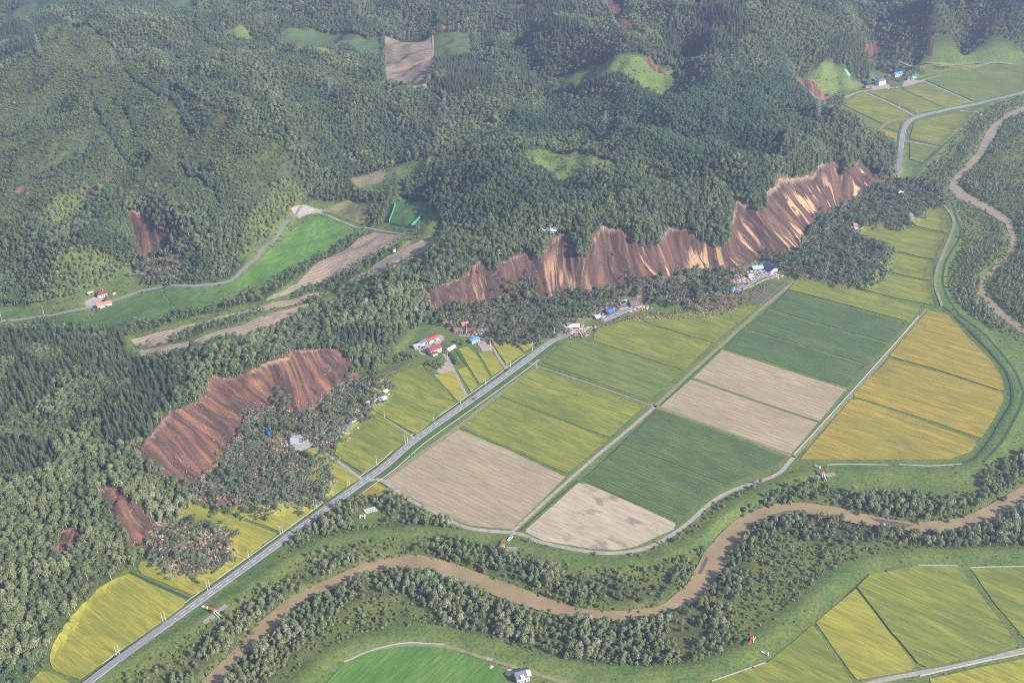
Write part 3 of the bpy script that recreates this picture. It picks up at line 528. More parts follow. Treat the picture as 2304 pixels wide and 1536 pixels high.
k0, k1 = 25, int(np.argmin(np.abs(project(np.c_[main, np.zeros(len(main))])[0]-1200)))
km = int(np.argmin(np.abs(project(np.c_[main, np.zeros(len(main))])[0]-860)))
ribbon('irrigation_channel', offset(main, 8.6)[k0:k1], .55, CONC, .5); ribbon('irrigation_channel', offset(main, -11.5)[km-20:k1], .55, CONC, .5)
ribbon('ditch', offset(main, 6.6)[k0:k1], 1.5, DITCH_OR_SHADE, .06, depth=.3)
GVERGE = mat_field('verge', (.055,.10,.03), (.075,.125,.035), (.1,.145,.045), theta=THA)
ribbon('grass_verge', offset(main, -7.6)[km-60:k1+14], 5.8, GVERGE, .12, depth=.4)
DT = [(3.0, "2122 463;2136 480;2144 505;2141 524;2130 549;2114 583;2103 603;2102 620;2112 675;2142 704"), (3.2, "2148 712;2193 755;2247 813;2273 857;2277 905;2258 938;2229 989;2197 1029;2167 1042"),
 (4.0, "2140 455;2152 490;2160 530;2127 591;2123 646;2156 704;2211 748;2266 810;2291 850;2302 894;2284 938;2251 996;2211 1040"), (2.8, "1956 1291;1900 1345;1868 1385;1825 1413;1780 1455;1726 1489"),  # outer loop is no ditch: painted dark for the shaded levee slope
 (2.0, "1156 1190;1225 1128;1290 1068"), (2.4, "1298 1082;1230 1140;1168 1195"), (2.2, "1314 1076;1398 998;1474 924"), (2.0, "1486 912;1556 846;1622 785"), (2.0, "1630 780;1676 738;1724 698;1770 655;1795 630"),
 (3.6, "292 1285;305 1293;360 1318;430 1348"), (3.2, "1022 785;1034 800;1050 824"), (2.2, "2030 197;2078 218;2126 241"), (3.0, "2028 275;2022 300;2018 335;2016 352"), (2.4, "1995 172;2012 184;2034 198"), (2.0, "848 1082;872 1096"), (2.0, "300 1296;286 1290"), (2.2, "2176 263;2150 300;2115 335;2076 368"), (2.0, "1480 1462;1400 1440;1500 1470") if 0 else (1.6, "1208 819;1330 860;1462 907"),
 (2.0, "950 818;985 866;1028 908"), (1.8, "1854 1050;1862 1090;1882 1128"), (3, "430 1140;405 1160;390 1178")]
for wd, s in DT: ribbon('ditch', cl(s), wd*.68, DITCH_OR_SHADE, .1, depth=.4)  # ditches, plus the outer levee's shade painted as a strip
YARDM = mat_plain('yard', (.30,.25,.22), .95, .15, 4)
for s in ["936 783;950 770;975 762;990 752;1000 760;985 780;975 770;960 790;955 800;946 795", "980 828;1006 812;1022 836;1005 842;985 838", "1962 198;1965 203;2004 199;2012 192;1985 188;1970 190", "2035 183;2050 178;2075 183;2050 192;2030 196", "193 678;215 668;235 668;243 682;215 692;196 688", "655 470;690 462;735 474;700 480;672 492", "1075 775;1082 762;1102 770;1108 790;1085 790"]:
    q = poly(s); paint(Z, q, YARD); drape('yard', q, YARDM, h=.1)
CONY = mat_plain('worn_concrete', (.30,.28,.28), .85, .12, 2)
for s in ["640 1003;655 994;690 985;700 1003;672 1016"]: q = poly(s); drape('yard', q, CONY, h=.4)
# ------------------------------------------------------------------ water
mw, n_, b_, N_, L_2 = nodes('muddy_river')
g_ = N_('ShaderNodeNewGeometry'); r_ = ramp(N_, [(.3, (.21,.15,.075)), (.7, (.29,.21,.11))]); L_2(noise(N_, L_2, g_.outputs['Position'], 1/30, 4), r_.inputs[0]); L_2(r_.outputs[0], b_.inputs['Base Color'])
b_.inputs['Roughness'].default_value = .14; b_.inputs['Specular IOR Level'].default_value = .35
bp = N_('ShaderNodeBump'); bp.inputs['Strength'].default_value = .25; bp.inputs['Distance'].default_value = .4; L_2(noise(N_, L_2, g_.outputs['Position'], 1/3.0, 3), bp.inputs['Height']); L_2(bp.outputs[0], b_.inputs['Normal'])
for p in RIV:
    q = np.asarray(p)[:, :2]; c = q.mean(0)
    V, E_, F, _, _, _ = delaunay_2d_cdt([Vector((float(a), float(b))) for a, b in q], [(i, (i+1) % len(q)) for i in range(len(q))], [list(range(len(q)))], 1, 1e-4)
    n = len(q)
    # widened so the sheet runs under the banks
    t = np.roll(q, -1, 0)-np.roll(q, 1, 0); t /= np.linalg.norm(t, axis=1)[:, None]+1e-9; nr = np.stack([t[:, 1], -t[:, 0]], 1)
    area = .5*np.sum(q[:, 0]*np.roll(q[:, 1], -1)-np.roll(q[:, 0], -1)*q[:, 1])
    q2 = q+nr*3.0*np.sign(area)
    V, E_, F, _, _, _ = delaunay_2d_cdt([Vector((float(a), float(b))) for a, b in q2], [(i, (i+1) % n) for i in range(n)], [list(range(n))], 1, 1e-4)
    mesh_obj('river', [(v.x, v.y, WZ) for v in V], [tuple(f) for f in F], mw, kind='structure')
BARM = mat_plain('mud_bar', (.10,.08,.065), .8, .2, 3)
for s in ['1726 1160;1770 1148;1812 1146;1812 1151;1770 1153;1728 1164', '1846 1153;1885 1158;1900 1164;1880 1166;1850 1159', '1956 1164;2012 1172;2058 1181;2030 1186;1990 1180', '1294 1376;1330 1379;1322 1384;1296 1382', '1570 1290;1588 1252;1594 1256;1578 1290']:
    mesh_obj('mud_bar', [tuple(plane(x, y, WZ+.15)) for x, y in P2(s)], [tuple(range(len(P2(s))))], BARM, kind='structure')
for px, py, rr in [(743,1078,11),(665,992,12),(859,899,9),(866,884,7),(817,938,8),(789,948,10),(777,963,9),(826,912,6),(1046,731,9),(1029,744,8),(1063,743,11),(1291,735,15),(1369,703,12),(1344,714,9),(1401,683,12),(1426,684,12),(1704,605,12),(1733,606,13),(1656,623,8),(1687,623,9),(2026,438,9),(1922,508,8),(1925,518,6),(2047,487,10),(1993,581,8),(585,990,8),(604,975,9),(742,1096,7),(1651,655,7),(775,982,8)]:
    c = at(px, py); u_ = c[:2]/np.linalg.norm(c[:2]); c2_ = c[:2]-u_*rr*.35
    paint(Z, [c2_+rr*np.array([math.cos(a_), math.sin(a_)]) for a_ in np.arange(0, 6.28, .6)], 20)
# ------------------------------------------------------------------ ground sheet
GC = {0: (.07,.10,.03), FOREST: (.035,.05,.02), DARK: (.025,.045,.018), CONIF: (.03,.04,.018), SCRUB: (.045,.06,.028), WILLOW: (.06,.08,.03), MEADOW: (.09,.12,.035), GRASS: (.085,.13,.036), HEDGEC: (.05,.075,.025), TALL: (.035,.045,.02), 20: (.14,.105,.08), FIELD: (.09,.13,.04), ROAD: (.12,.15,.06), SCAR: (.16,.09,.06), DEBRIS: (.115,.072,.052),
      WATER: (.12,.10,.06), CLEARING: (.09,.135,.04), RUBBLE: (.13,.13,.06), GROVE: (.035,.05,.02), YARD: (.2,.17,.12), YELLOWB: (.08,.12,.03)}
tab = np.zeros((24, 3)); 
for k, c in GC.items(): tab[k] = c
fine = tab[Z]; cg = np.stack([blur(fine[..., k], 1)[::2, ::2] for k in range(3)], -1)[:NY, :NX]
me = bpy.data.meshes.new('ground'); nv = NX*NY; co = np.zeros((nv, 3), np.float32); co[:, 0] = GX.ravel(); co[:, 1] = GY.ravel(); co[:, 2] = Hh.ravel()
idx = np.arange(nv).reshape(NY, NX); a = idx[:-1, :-1].ravel(); b2 = idx[:-1, 1:].ravel(); c2 = idx[1:, :-1].ravel(); e2 = idx[1:, 1:].ravel()
tr = np.empty((2*len(a), 3), np.int32); tr[0::2] = np.stack([a, b2, e2], 1); tr[1::2] = np.stack([a, e2, c2], 1)
me.vertices.add(nv); me.vertices.foreach_set('co', co.ravel()); me.loops.add(tr.size); me.loops.foreach_set('vertex_index', tr.ravel()); me.polygons.add(len(tr)); me.polygons.foreach_set('loop_start', np.arange(0, tr.size, 3, dtype=np.int32)); me.polygons.foreach_set('loop_total', np.full(len(tr), 3, np.int32))
me.update(calc_edges=True)
at_ = me.color_attributes.new('cover', 'FLOAT_COLOR', 'POINT'); at_.data.foreach_set('color', np.concatenate([cg.reshape(-1, 3), np.ones((nv, 1))], 1).astype(np.float32).ravel()); me.shade_smooth()
mg, n_, b_, N_, L_ = nodes('ground'); a_ = N_('ShaderNodeAttribute', attribute_name='cover'); g_ = N_('ShaderNodeNewGeometry')
f1 = noise(N_, L_, g_.outputs['Position'], 1/2.6, 5, .7); f2 = noise(N_, L_, g_.outputs['Position'], 1/28, 3)
r1 = ramp(N_, [(.3, (.55,.55,.55)), (.7, (1.5,1.45,1.4))]); L_(f1, r1.inputs[0]); r2 = ramp(N_, [(.3, (.75,.85,.8)), (.7, (1.35,1.15,1.05))]); L_(f2, r2.inputs[0])
cc = mixc(N_, L_, 1.0, a_.outputs[0], r1.outputs[0], 'MULTIPLY'); cc = mixc(N_, L_, 1.0, cc, r2.outputs[0], 'MULTIPLY'); f3 = noise(N_, L_, g_.outputs['Position'], 1/9, 5, .7); sp_ = N_('ShaderNodeMapRange'); sp_.inputs[1].default_value = .5; sp_.inputs[2].default_value = .75; sp_.inputs[4].default_value = .55; L_(f3, sp_.inputs[0]); cc = mixc(N_, L_, sp_.outputs[0], cc, (.16,.145,.06)); L_(cc, b_.inputs['Base Color']); b_.inputs['Roughness'].default_value = .95; b_.inputs['Specular IOR Level'].default_value = .1
me.materials.append(mg); go = bpy.data.objects.new('ground', me); COL.objects.link(go); go['kind'] = 'structure'
# ------------------------------------------------------------------ bare soil of the slides
def mat_scar(name, rust):
    m, n, b, N, L = nodes(name); a = N('ShaderNodeAttribute', attribute_name='sv'); sep = N('ShaderNodeSeparateColor'); L(a.outputs[0], sep.inputs[0])
    g = N('ShaderNodeNewGeometry')
    def uv(ku, kv, off=0):
        c = N('ShaderNodeCombineXYZ'); 
        for s, k, i in ((0, ku, 0), (1, kv, 1)):
            q = N('ShaderNodeMath', operation='MULTIPLY_ADD'); L(sep.outputs[s], q.inputs[0]); q.inputs[1].default_value = k; q.inputs[2].default_value = off; L(q.outputs[0], c.inputs[i])
        return c.outputs[0]
    n1 = noise(N, L, uv(100/9, .8), 1, 4, .6, dist=.3); n2 = noise(N, L, uv(100/2.2, 2.2, 5), 1, 4, .7, dist=.2); n3 = noise(N, L, uv(100/11, .7, 11), 1, 3, .5, dist=.5); n4 = noise(N, L, g.outputs['Position'], 1/1.6, 4, .7)
    base = ramp(N, [(.3, (.042,.027,.024)), (.46, (.07,.043,.035)), (.58, (.105,.06,.042) if not rust else (.15,.074,.046)), (.75, (.18,.1,.058) if not rust else (.25,.115,.058))]); L(n1, base.inputs[0])
    col = mixc(N, L, thr(N, L, n2, .56, .82), base.outputs[0], (.23,.15,.105)); 
    sand = N('ShaderNodeMath', operation='MULTIPLY'); L(thr(N, L, n3, .57 if not rust else .66, .63 if not rust else .74), sand.inputs[0]); L(thr(N, L, sep.outputs[1], .12, .45), sand.inputs[1])
    sb_ = N('ShaderNodeMath', operation='MULTIPLY'); L(sand.outputs[0], sb_.inputs[0]); L(thr(N, L, sep.outputs[2], .0, 1), sb_.inputs[1])
    col = mixc(N, L, sb_.outputs[0], col, (.44,.27,.14))
    dk = N('ShaderNodeMath', operation='MULTIPLY'); L(thr(N, L, n2, .45, .3), dk.inputs[0]); dk.inputs[1].default_value = .6; col = mixc(N, L, dk.outputs[0], col, (.07,.042,.036))
    tp = N('ShaderNodeMath', operation='ADD'); L(sep.outputs[1], tp.inputs[0]); q = N('ShaderNodeMath', operation='MULTIPLY'); L(n2, q.inputs[0]); q.inputs[1].default_value = -.28; L(q.outputs[0], tp.inputs[1])
    col = mixc(N, L, thr(N, L, tp.outputs[0], -.05, -.15), col, (.29,.205,.16))
    r = ramp(N, [(.3, (.7,.7,.7)), (.7, (1.3,1.3,1.3))]); L(n4, r.inputs[0]); col = mixc(N, L, 1, col, r.outputs[0], 'MULTIPLY')
    L(col, b.inputs['Base Color']); b.inputs['Roughness'].default_value = .95; b.inputs['Specular IOR Level'].default_value = .08
    return m
MS1 = mat_scar('rust_soil', True); MS2 = mat_scar('slide_soil', False)
def scar_mesh(T, B, mat, sandy, seed):
    n = len(T); tt = np.linspace(0, n-1, 0); seg = np.concatenate([[0], np.cumsum(np.linalg.norm(np.diff((T+B)[:, :2]/2, axis=0), axis=1))]); Lt = seg[-1]
    nu = max(8, int(Lt/1.3)); su = np.linspace(0, Lt, nu)
    ti = np.stack([np.interp(su, seg, T[:, k]) for k in range(2)], 1); bi = np.stack([np.interp(su, seg, B[:, k]) for k in range(2)], 1)
    for _ in range(2):
        bi[1:-1] = (bi[:-2]+bi[2:]+2*bi[1:-1])/4
    ln = np.linalg.norm(ti-bi, axis=1); nvv = max(10, int(ln.max()/1.5)); d = (ti-bi)/ln[:, None]
    jt = (fbm(su, su*0, 16, seed, 4)-.5)*9+(vnoise(su, su*0, 3, seed+5)-.5)*2.5
    v0 = np.linspace(0, 1, nvv); Ts = ti+d*jt[:, None]*np.clip(ln/30, .2, 1)[:, None]
    P = Ts[:, None]*(1-v0[None, :, None])+bi[:, None]*v0[None, :, None]
    UU = np.repeat(su[:, None], nvv, 1); VV = np.repeat(v0[None], nu, 0)
    UQ = UU+(fbm(UU, VV*40, 45, seed+2, 3)-.5)*26; gul = (fbm(UQ, VV*18, 8, seed+9, 3)-.5)*3.6+(fbm(UU, VV*60, 26, seed+19, 3)-.5)*4+(np.abs(vnoise(UU, VV*9, 3.2, seed+4)-.5))*1.2
    env = np.clip(VV/.06, 0, 1)*np.clip((1-VV)/.08, 0, 1)*np.clip(UU/5, 0, 1)*np.clip((Lt-UU)/5, 0, 1)
    z = hgt(P[..., 0], P[..., 1])+.35+env*(1.6+gul)
    co = np.concatenate([P, z[..., None]], -1).reshape(-1, 3); ii = np.arange(nu*nvv).reshape(nu, nvv)
    f = np.stack([ii[:-1, :-1], ii[:-1, 1:], ii[1:, 1:], ii[1:, :-1]], -1).reshape(-1, 4)
    o = mesh_obj('landslide_soil', co, [tuple(map(int, q[::-1])) for q in f], mat, kind='structure')
    sv = o.data.color_attributes.new('sv', 'FLOAT_COLOR', 'POINT'); UW = UU+(fbm(UU, VV*40, 45, seed+2, 3)-.5)*26+VV*(vnoise(UU, VV*0, 60, seed+3)-.5)*24; dat = np.stack([UW/100, VV, sandy(UU/Lt), VV*0+1], -1).reshape(-1, 4).astype(np.float32); sv.data.foreach_set('color', dat.ravel()); o.data.shade_smooth()
for k, (T, B) in enumerate(loft):
    scar_mesh(T, B, MS2 if k == 1 else MS1, (lambda t: np.where(t < .32, .55, np.where(t > .62, 1.0, .8))) if k == 1 else (lambda t: t*0+.5), 40+k*7)
for q in soilw:
    q = np.asarray(q); o = drape('landslide_soil', q, MS1, h=.3); n = len(o.data.vertices); cs = np.array([v.co[:] for v in o.data.vertices])
    sv = o.data.color_attributes.new('sv', 'FLOAT_COLOR', 'POINT'); sv.data.foreach_set('color', np.stack([cs[:, 0]/100, (cs[:, 1]-cs[:, 1].max())/-60+.2, cs[:, 0]*0+.3, cs[:, 0]*0+1], -1).astype(np.float32).ravel())
# ------------------------------------------------------------------ trees
def mat_leaf(name, dark, mid, light, hi):
    m, n, b, N, L = nodes(name); a = N('ShaderNodeAttribute', attribute_name='tint'); a.attribute_type = 'INSTANCER'; g = N('ShaderNodeNewGeometry')
    r = ramp(N, [(.0, dark), (.45, mid), (.8, light), (1, hi)]); L(a.outputs['Fac'], r.inputs[0])
    nz = noise(N, L, g.outputs['Position'], 1/.9, 2, .6); rr = ramp(N, [(.3, (.75,.8,.75)), (.7, (1.4,1.38,1.36))]); L(nz, rr.inputs[0])
    c = mixc(N, L, 1, r.outputs[0], rr.outputs[0], 'MULTIPLY'); L(c, b.inputs['Base Color']); b.inputs['Roughness'].default_value = .6; b.inputs['Specular IOR Level'].default_value = .25
    tl = N('ShaderNodeBsdfTranslucent'); L(c, tl.inputs[0]); ms = N('ShaderNodeMixShader'); ms.inputs[0].default_value = .38; L(b.outputs[0], ms.inputs[1]); L(tl.outputs[0], ms.inputs[2]); L(ms.outputs[0], n.nodes['Material Output'].inputs[0])
    return m
ML_B = mat_leaf('broad_leaves', (.095,.135,.055), (.15,.19,.082), (.22,.25,.12), (.3,.31,.14))
ML_D = mat_leaf('dark_leaves', (.062,.105,.048), (.09,.14,.064), (.13,.18,.088), (.165,.21,.1))
ML_C = mat_leaf('needles', (.06,.09,.042), (.092,.125,.058), (.135,.17,.082), (.175,.2,.1))
ML_W = mat_leaf('willow_leaves', (.12,.15,.058), (.18,.215,.09), (.25,.275,.145), (.34,.36,.24))
ML_S = mat_leaf('shrub_leaves', (.09,.125,.042), (.14,.18,.062), (.195,.23,.085), (.27,.29,.1))
ML_F = mat_leaf('wilted_leaves', (.085,.115,.055), (.15,.18,.09), (.23,.26,.145), (.31,.32,.2))
BARK = mat_plain('bark', (.16,.13,.10), .9, .25, .6); BARKP = mat_plain('pale_bark', (.36,.33,.29), .9, .2, .6)
def tube(P, rad, ns=5):
    v = []; f = []
    for k, (p, r) in enumerate(zip(P, rad)):
        p = np.asarray(p, float); d = np.asarray(P[min(k+1, len(P)-1)], float)-np.asarray(P[max(k-1, 0)], float); d /= np.linalg.norm(d)+1e-9
        u = np.cross(d, [0, 0, 1] if abs(d[2]) < .9 else [1, 0, 0]); u /= np.linalg.norm(u); w_ = np.cross(d, u)
        for s in range(ns): v.append(p+r*(math.cos(2*math.pi*s/ns)*u+math.sin(2*math.pi*s/ns)*w_))
        if k:
            for s in range(ns): f.append(((k-1)*ns+s, (k-1)*ns+(s+1) % ns, k*ns+(s+1) % ns, k*ns+s))
    f.append(tuple(range((len(P)-1)*ns, len(P)*ns))); return v, f
class MB:
    def __init__(s): s.v = []; s.f = []; s.m = []
    def add(s, v, f, m=0):
        k = len(s.v); s.v += [tuple(map(float, p)) for p in v]; s.f += [tuple(i+k for i in q) for q in f]; s.m += [m]*len(f); return s
    def leaf(s, c, nrm, size, rs, m=0):
        n = nrm/(np.linalg.norm(nrm)+1e-9); u = np.cross(n, rs.normal(size=3)); u /= np.linalg.norm(u)+1e-9; w_ = np.cross(n, u); a = size*rs.uniform(.7, 1.2); b = size*rs.uniform(.55, 1)
        s.add([c+u*a+n*.1*size, c+w_*b, c-u*a-n*.15*size, c-w_*b], [(0, 1, 2), (0, 2, 3)], m)
    def box(s, x0, y0, z0, x1, y1, z1, m=0):
        return s.add([(x0,y0,z0),(x1,y0,z0),(x1,y1,z0),(x0,y1,z0),(x0,y0,z1),(x1,y0,z1),(x1,y1,z1),(x0,y1,z1)], [(3,2,1,0),(4,5,6,7),(0,1,5,4),(1,2,6,5),(2,3,7,6),(3,0,4,7)], m)
    def mesh(s, name, mats):
        me = bpy.data.meshes.new(name); me.from_pydata(s.v, [], s.f)
        for m in (mats if isinstance(mats, (list, tuple)) else [mats]): me.materials.append(m)
        if any(s.m): me.polygons.foreach_set('material_index', s.m)
        me.update(); return me
    def obj(s, name, mats, parent=None, kind=None):
        o = bpy.data.objects.new(name, s.mesh(name, mats)); COL.objects.link(o)
        if parent is not None: o.parent = parent
        if kind: o['kind'] = kind
        return o
def crown_blob(mb, lobes, nleaf, size, rs, up=.25, m=0):
    tot = sum(l[1]**2 for l in lobes)
    for (c, r, sz) in lobes:
        c = np.array(c, float)
        for _ in range(max(6, int(nleaf*r*r/tot))):
            d = rs.normal(size=3); d /= np.linalg.norm(d); 
            if d[2] < -.45: d[2] = -d[2]
            q = c+d*np.array([r, r, r*sz])*rs.uniform(.78, 1.06); n_ = d+rs.normal(size=3)*.34; n_[2] += up; mb.leaf(q, n_, size, rs, m)
def tree_broad(seed, h=13, w_=4.0, nl=230, mats=(None, None), lsz=.47, squash=.8):
    rs = np.random.RandomState(seed); cr = MB(); lobes = [((0, 0, h-w_*squash*1.05), w_*.68, squash)]
    for k in range(6):
        a = 2*math.pi*k/6+rs.uniform(-.4, .4); rr = rs.uniform(.45, .66)*w_; lobes.append(((rr*math.cos(a), rr*math.sin(a), h-w_*squash-rs.uniform(.2, .75)*h*.45), w_*rs.uniform(.4, .56), squash))
    crown_blob(cr, lobes, nl, lsz, rs); tk = MB(); v, f = tube([(0, 0, -1), (.1, 0, h*.35), (.2, .1, h*.62), (0, 0, h*.85)], [.24, .2, .14, .05]); tk.add(v, f)
    for k in range(3):
        a = rs.uniform(0, 6.28); v, f = tube([(.1, 0, h*(.4+.1*k)), (w_*.5*math.cos(a), w_*.5*math.sin(a), h*(.62+.07*k))], [.1, .03], 4); tk.add(v, f)
    return cr.mesh('crown', mats[0]), tk.mesh('trunk', mats[1])
def tree_con(seed, h=16, w_=2.6, mats=(None, None)):
    rs = np.random.RandomState(seed); cr = MB(); nlay = 11
    for k in range(nlay):
        t = k/(nlay-1); z = h*(.2+.78*t); r = w_*(1-t)**.62+.18; nb = max(4, int(13*(1-t)+4))
        for q in range(nb):
            a = 2*math.pi*q/nb+rs.uniform(0, .9); d = np.array([math.cos(a), math.sin(a), 0]); rr = r*rs.uniform(.75, 1.12)
            for s_ in ((.45, .8), (.85, .62)) if r > .8 else ((.6, .6),):
                c = d*rr*s_[0]+np.array([0, 0, z-rr*s_[0]*.35+rs.uniform(-.3, .3)]); n_ = d*.55+np.array([0, 0, .85])+rs.normal(size=3)*.25; cr.leaf(c, n_, s_[1]*(.55+.5*(1-t)), rs)
    tk = MB(); v, f = tube([(0, 0, -1), (0, 0, h*.5), (0, 0, h*.97)], [.2, .13, .03]); tk.add(v, f)
    return cr.mesh('crown', mats[0]), tk.mesh('trunk', mats[1])
def tree_fallen(seed, mats):
    rs = np.random.RandomState(seed); L_ = rs.uniform(13, 19); cr = MB(); tk = MB(); bend = rs.uniform(-1, 1)
    v, f = tube([(0, 0, .3), (L_*.4, bend*.3, .5), (L_*.75, bend, .8), (L_, bend*1.6, .9)], [.28, .22, .13, .04]); tk.add(v, f)
    for k in range(6):
        x = L_*rs.uniform(.3, .95); a = rs.uniform(-1.2, 1.2); l = rs.uniform(2, 4); v, f = tube([(x, bend*x/L_, .7), (x+l*.7*math.cos(a), bend*x/L_+l*math.sin(a), rs.uniform(.8, 2.4))], [.09, .03], 4); tk.add(v, f)
    v, f = tube([(-.1, 0, .3), (-.5, 0, .35)], [.7, .9], 6); tk.add(v, f)
    lob = [((L_*rs.uniform(.42, 1.0), rs.uniform(-1.6, 1.6), rs.uniform(.5, 1.6)), rs.uniform(1.0, 2.1), .7) for _ in range(7)]
    crown_blob(cr, lob, 300, .44, rs)
    return cr.mesh('crown', mats[0]), tk.mesh('trunk', mats[1])
def shrub(seed, mat):
    rs = np.random.RandomState(seed); cr = MB(); lob = [((rs.uniform(-.8, .8), rs.uniform(-.8, .8), rs.uniform(.5, 1.3)), rs.uniform(.7, 1.2), 1.0) for _ in range(4)]
    crown_blob(cr, lob, 90, .38, rs); return cr.mesh('shrub', mat)
def join_mesh(name, a, b):
    v = [tuple(q.co) for q in a.vertices]; k = len(v); f = [tuple(p.vertices) for p in a.polygons]; n1 = len(f)
    if b is not None: v += [tuple(q.co) for q in b.vertices]; f += [tuple(i+k for i in p.vertices) for p in b.polygons]
    me = bpy.data.meshes.new(name); me.from_pydata(v, [], f); me.materials.append(a.materials[0])
    if b is not None: me.materials.append(b.materials[0]); me.polygons.foreach_set('material_index', [0]*n1+[1]*(len(f)-n1))
    me.update(); return me
KIND = {
 'B': [tree_broad(s, h, w_, 520, (ML_B, BARKP)) for s, h, w_ in ((1,13,3.9),(2,14.5,3.5),(3,12,4.3),(4,15.5,4.1),(5,11,3.1),(6,13.5,3.3))],
 'D': [tree_broad(s, h, w_, 480, (ML_D, BARK)) for s, h, w_ in ((11,12,3.6),(12,13,3.2),(13,11,3.9),(14,14,3.0))],
 'C': [tree_con(s, h, w_, (ML_C, BARK)) for s, h, w_ in ((21,13,3.1),(22,11.5,2.8),(23,14,3.2),(24,10.5,2.7))],
 'W': [tree_broad(s, h, w_, 420, (ML_W, BARKP), .38, 1.15) for s, h, w_ in ((31,9,2.6),(32,7.5,2.3),(33,10.5,3.1),(34,6.5,2.2),(35,8.5,2.0))],
 'S': [(shrub(s, ML_S), None) for s in (41, 42, 43, 44)],
 'F': [tree_fallen(s, (ML_F, BARKP)) for s in (51, 52, 53, 54, 55, 56)],
}
protocols = {}
for k, lst in KIND.items():
    c = bpy.data.collections.new('protos_'+k); protocols[k] = c
    for i, (a, b) in enumerate(lst): c.objects.link(bpy.data.objects.new('p%s%02d' % (k, i), join_mesh('pm', a, b)))
# candidate sites: (x, y, size, kind)
def jgrid(sp, seed):
    rs = np.random.RandomState(seed); x, y = np.meshgrid(np.arange(X0+20, X1-20, sp), np.arange(Y0+10, Y1-20, sp)); x = x.ravel()+rs.uniform(-.42, .42, x.size)*sp; y = y.ravel()+rs.uniform(-.42, .42, y.size)*sp
    z = hgt(x, y); px, py, d = project(np.stack([x, y, z], 1)); k = (px > -130) & (px < 2434) & (py > -60) & (py < 1670); return x[k], y[k], z[k], rs
def inclass(x, y, codes): return np.isin(sample(Z, x, y), codes)
PTS = {k: [] for k in KIND}
def put(kind, x, y, z, s, tint, rx=0, ry=0, rz=None, idx=None, rs=NR):
    n = len(x); 
    rz = rs.uniform(0, 6.283, n) if rz is None else rz; idx = rs.randint(0, len(KIND[kind]), n) if idx is None else idx
    PTS[kind].append(np.stack([x, y, z, s, np.clip(tint, 0, 1), rx+np.zeros(n), ry+np.zeros(n), rz, idx], 1))
def clearcut(x, y, z, codes, dx=0, dy=0): return inclass(x, y, codes) & inclass(x+dx, y+dy, codes)
x, y, z, rs = jgrid(4.5, 1); c = sample(Z, x, y); big = fbm(x, y, 120, 61); mid = fbm(x, y, 35, 62, 3); far = np.clip((y-1300)/1200, 0, 1)
u = rs.rand(len(x)); edge = ~inclass(x+2.5, y-2.5, [FOREST, DARK, CONIF, GROVE, SCAR, SCRUB, YELLOWB, DEBRIS, TALL, HEDGEC])
k = ((c == FOREST) | (c == GROVE)) & ~edge & (u < .93); put('B', x[k], y[k], z[k]-.4, rs.uniform(.5, 1.0, k.sum())*(.8+.42*mid[k])*np.where(y[k] > 1350, .86, 1)*np.where(rs.rand(k.sum()) < .06, 1.3, 1), -.05+.95*mid[k]+rs.normal(0, .2, k.sum()), rs=rs)
k = (c == HEDGEC) & (u < .6); put('B', x[k], y[k], z[k]-.4, rs.uniform(.4, .8, k.sum()), .1+.6*mid[k]+rs.normal(0, .12, k.sum()), rs=rs)
k = (c == YELLOWB) & (u < .95); put('B', x[k], y[k], z[k]-.4, rs.uniform(.5, .8, k.sum()), .72+rs.normal(0, .15, k.sum()), rs=rs)
k = (c == DARK) & ~edge & (u < .97); put('D', x[k], y[k], z[k]-.4, rs.uniform(.75, 1.05, k.sum()), mid[k]+rs.normal(0, .12, k.sum()), rs=rs)
pw = (c == GROVE) & (fbm(x, y, 60, 68, 3) > .52) & (u < .7); put('W', x[pw]+1.5, y[pw]-1.5, z[pw], rs.uniform(1.0, 1.5, pw.sum()), .3+.6*mid[pw]+rs.normal(0, .15, pw.sum()), rs=rs)
kk = (c == FOREST) & (fbm(x, y, 70, 66) > .62) & ~edge; put('D', x[kk]+2.5, y[kk]+2, z[kk], rs.uniform(.8, 1.1, kk.sum()), mid[kk], rs=rs)
k = (c == TALL); n = k.sum(); t_ = rs.rand(n) < .5; X_, Y_, Z_ = x[k], y[k], z[k]
put('C', X_[t_], Y_[t_], Z_[t_]-.3, rs.uniform(1.0, 1.5, t_.sum()), .3+.7*mid[k][t_], rs=rs); t_ = ~t_; put('B', X_[t_], Y_[t_], Z_[t_]-.3, rs.uniform(.95, 1.35, t_.sum()), .1+.6*mid[k][t_], rs=rs)
x, y, z, rs = jgrid(4.9, 2); c = sample(Z, x, y); mid = fbm(x, y, 30, 63, 3); k = (c == CONIF) & (rs.rand(len(x)) < .95); put('C', x[k], y[k], z[k]-.3, rs.uniform(.72, 1.08, k.sum()), .05+.7*mid[k]+rs.normal(0, .14, k.sum()), rs=rs)
kb = (c == CONIF) & (fbm(x, y, 45, 67) > .64); put('B', x[kb]+2, y[kb]+2, z[kb], rs.uniform(.8, 1.0, kb.sum()), mid[kb], rs=rs)
x, y, z, rs = jgrid(3.9, 3); c = sample(Z, x, y); mid = fbm(x, y, 40, 64, 3); u = rs.rand(len(x))
k = (c == SCRUB) & (u < .62+1.3*(mid-.45)); put('S', x[k], y[k], z[k]-.2, rs.uniform(.8, 2.0, k.sum()), -.1+mid[k]*.8+rs.normal(0, .2, k.sum()), rs=rs)
k2 = (c == SCRUB) & (u > .95); put('B', x[k2], y[k2], z[k2]-.3, rs.uniform(.35, .6, k2.sum()), rs.uniform(.2, .8, k2.sum()), rs=rs)
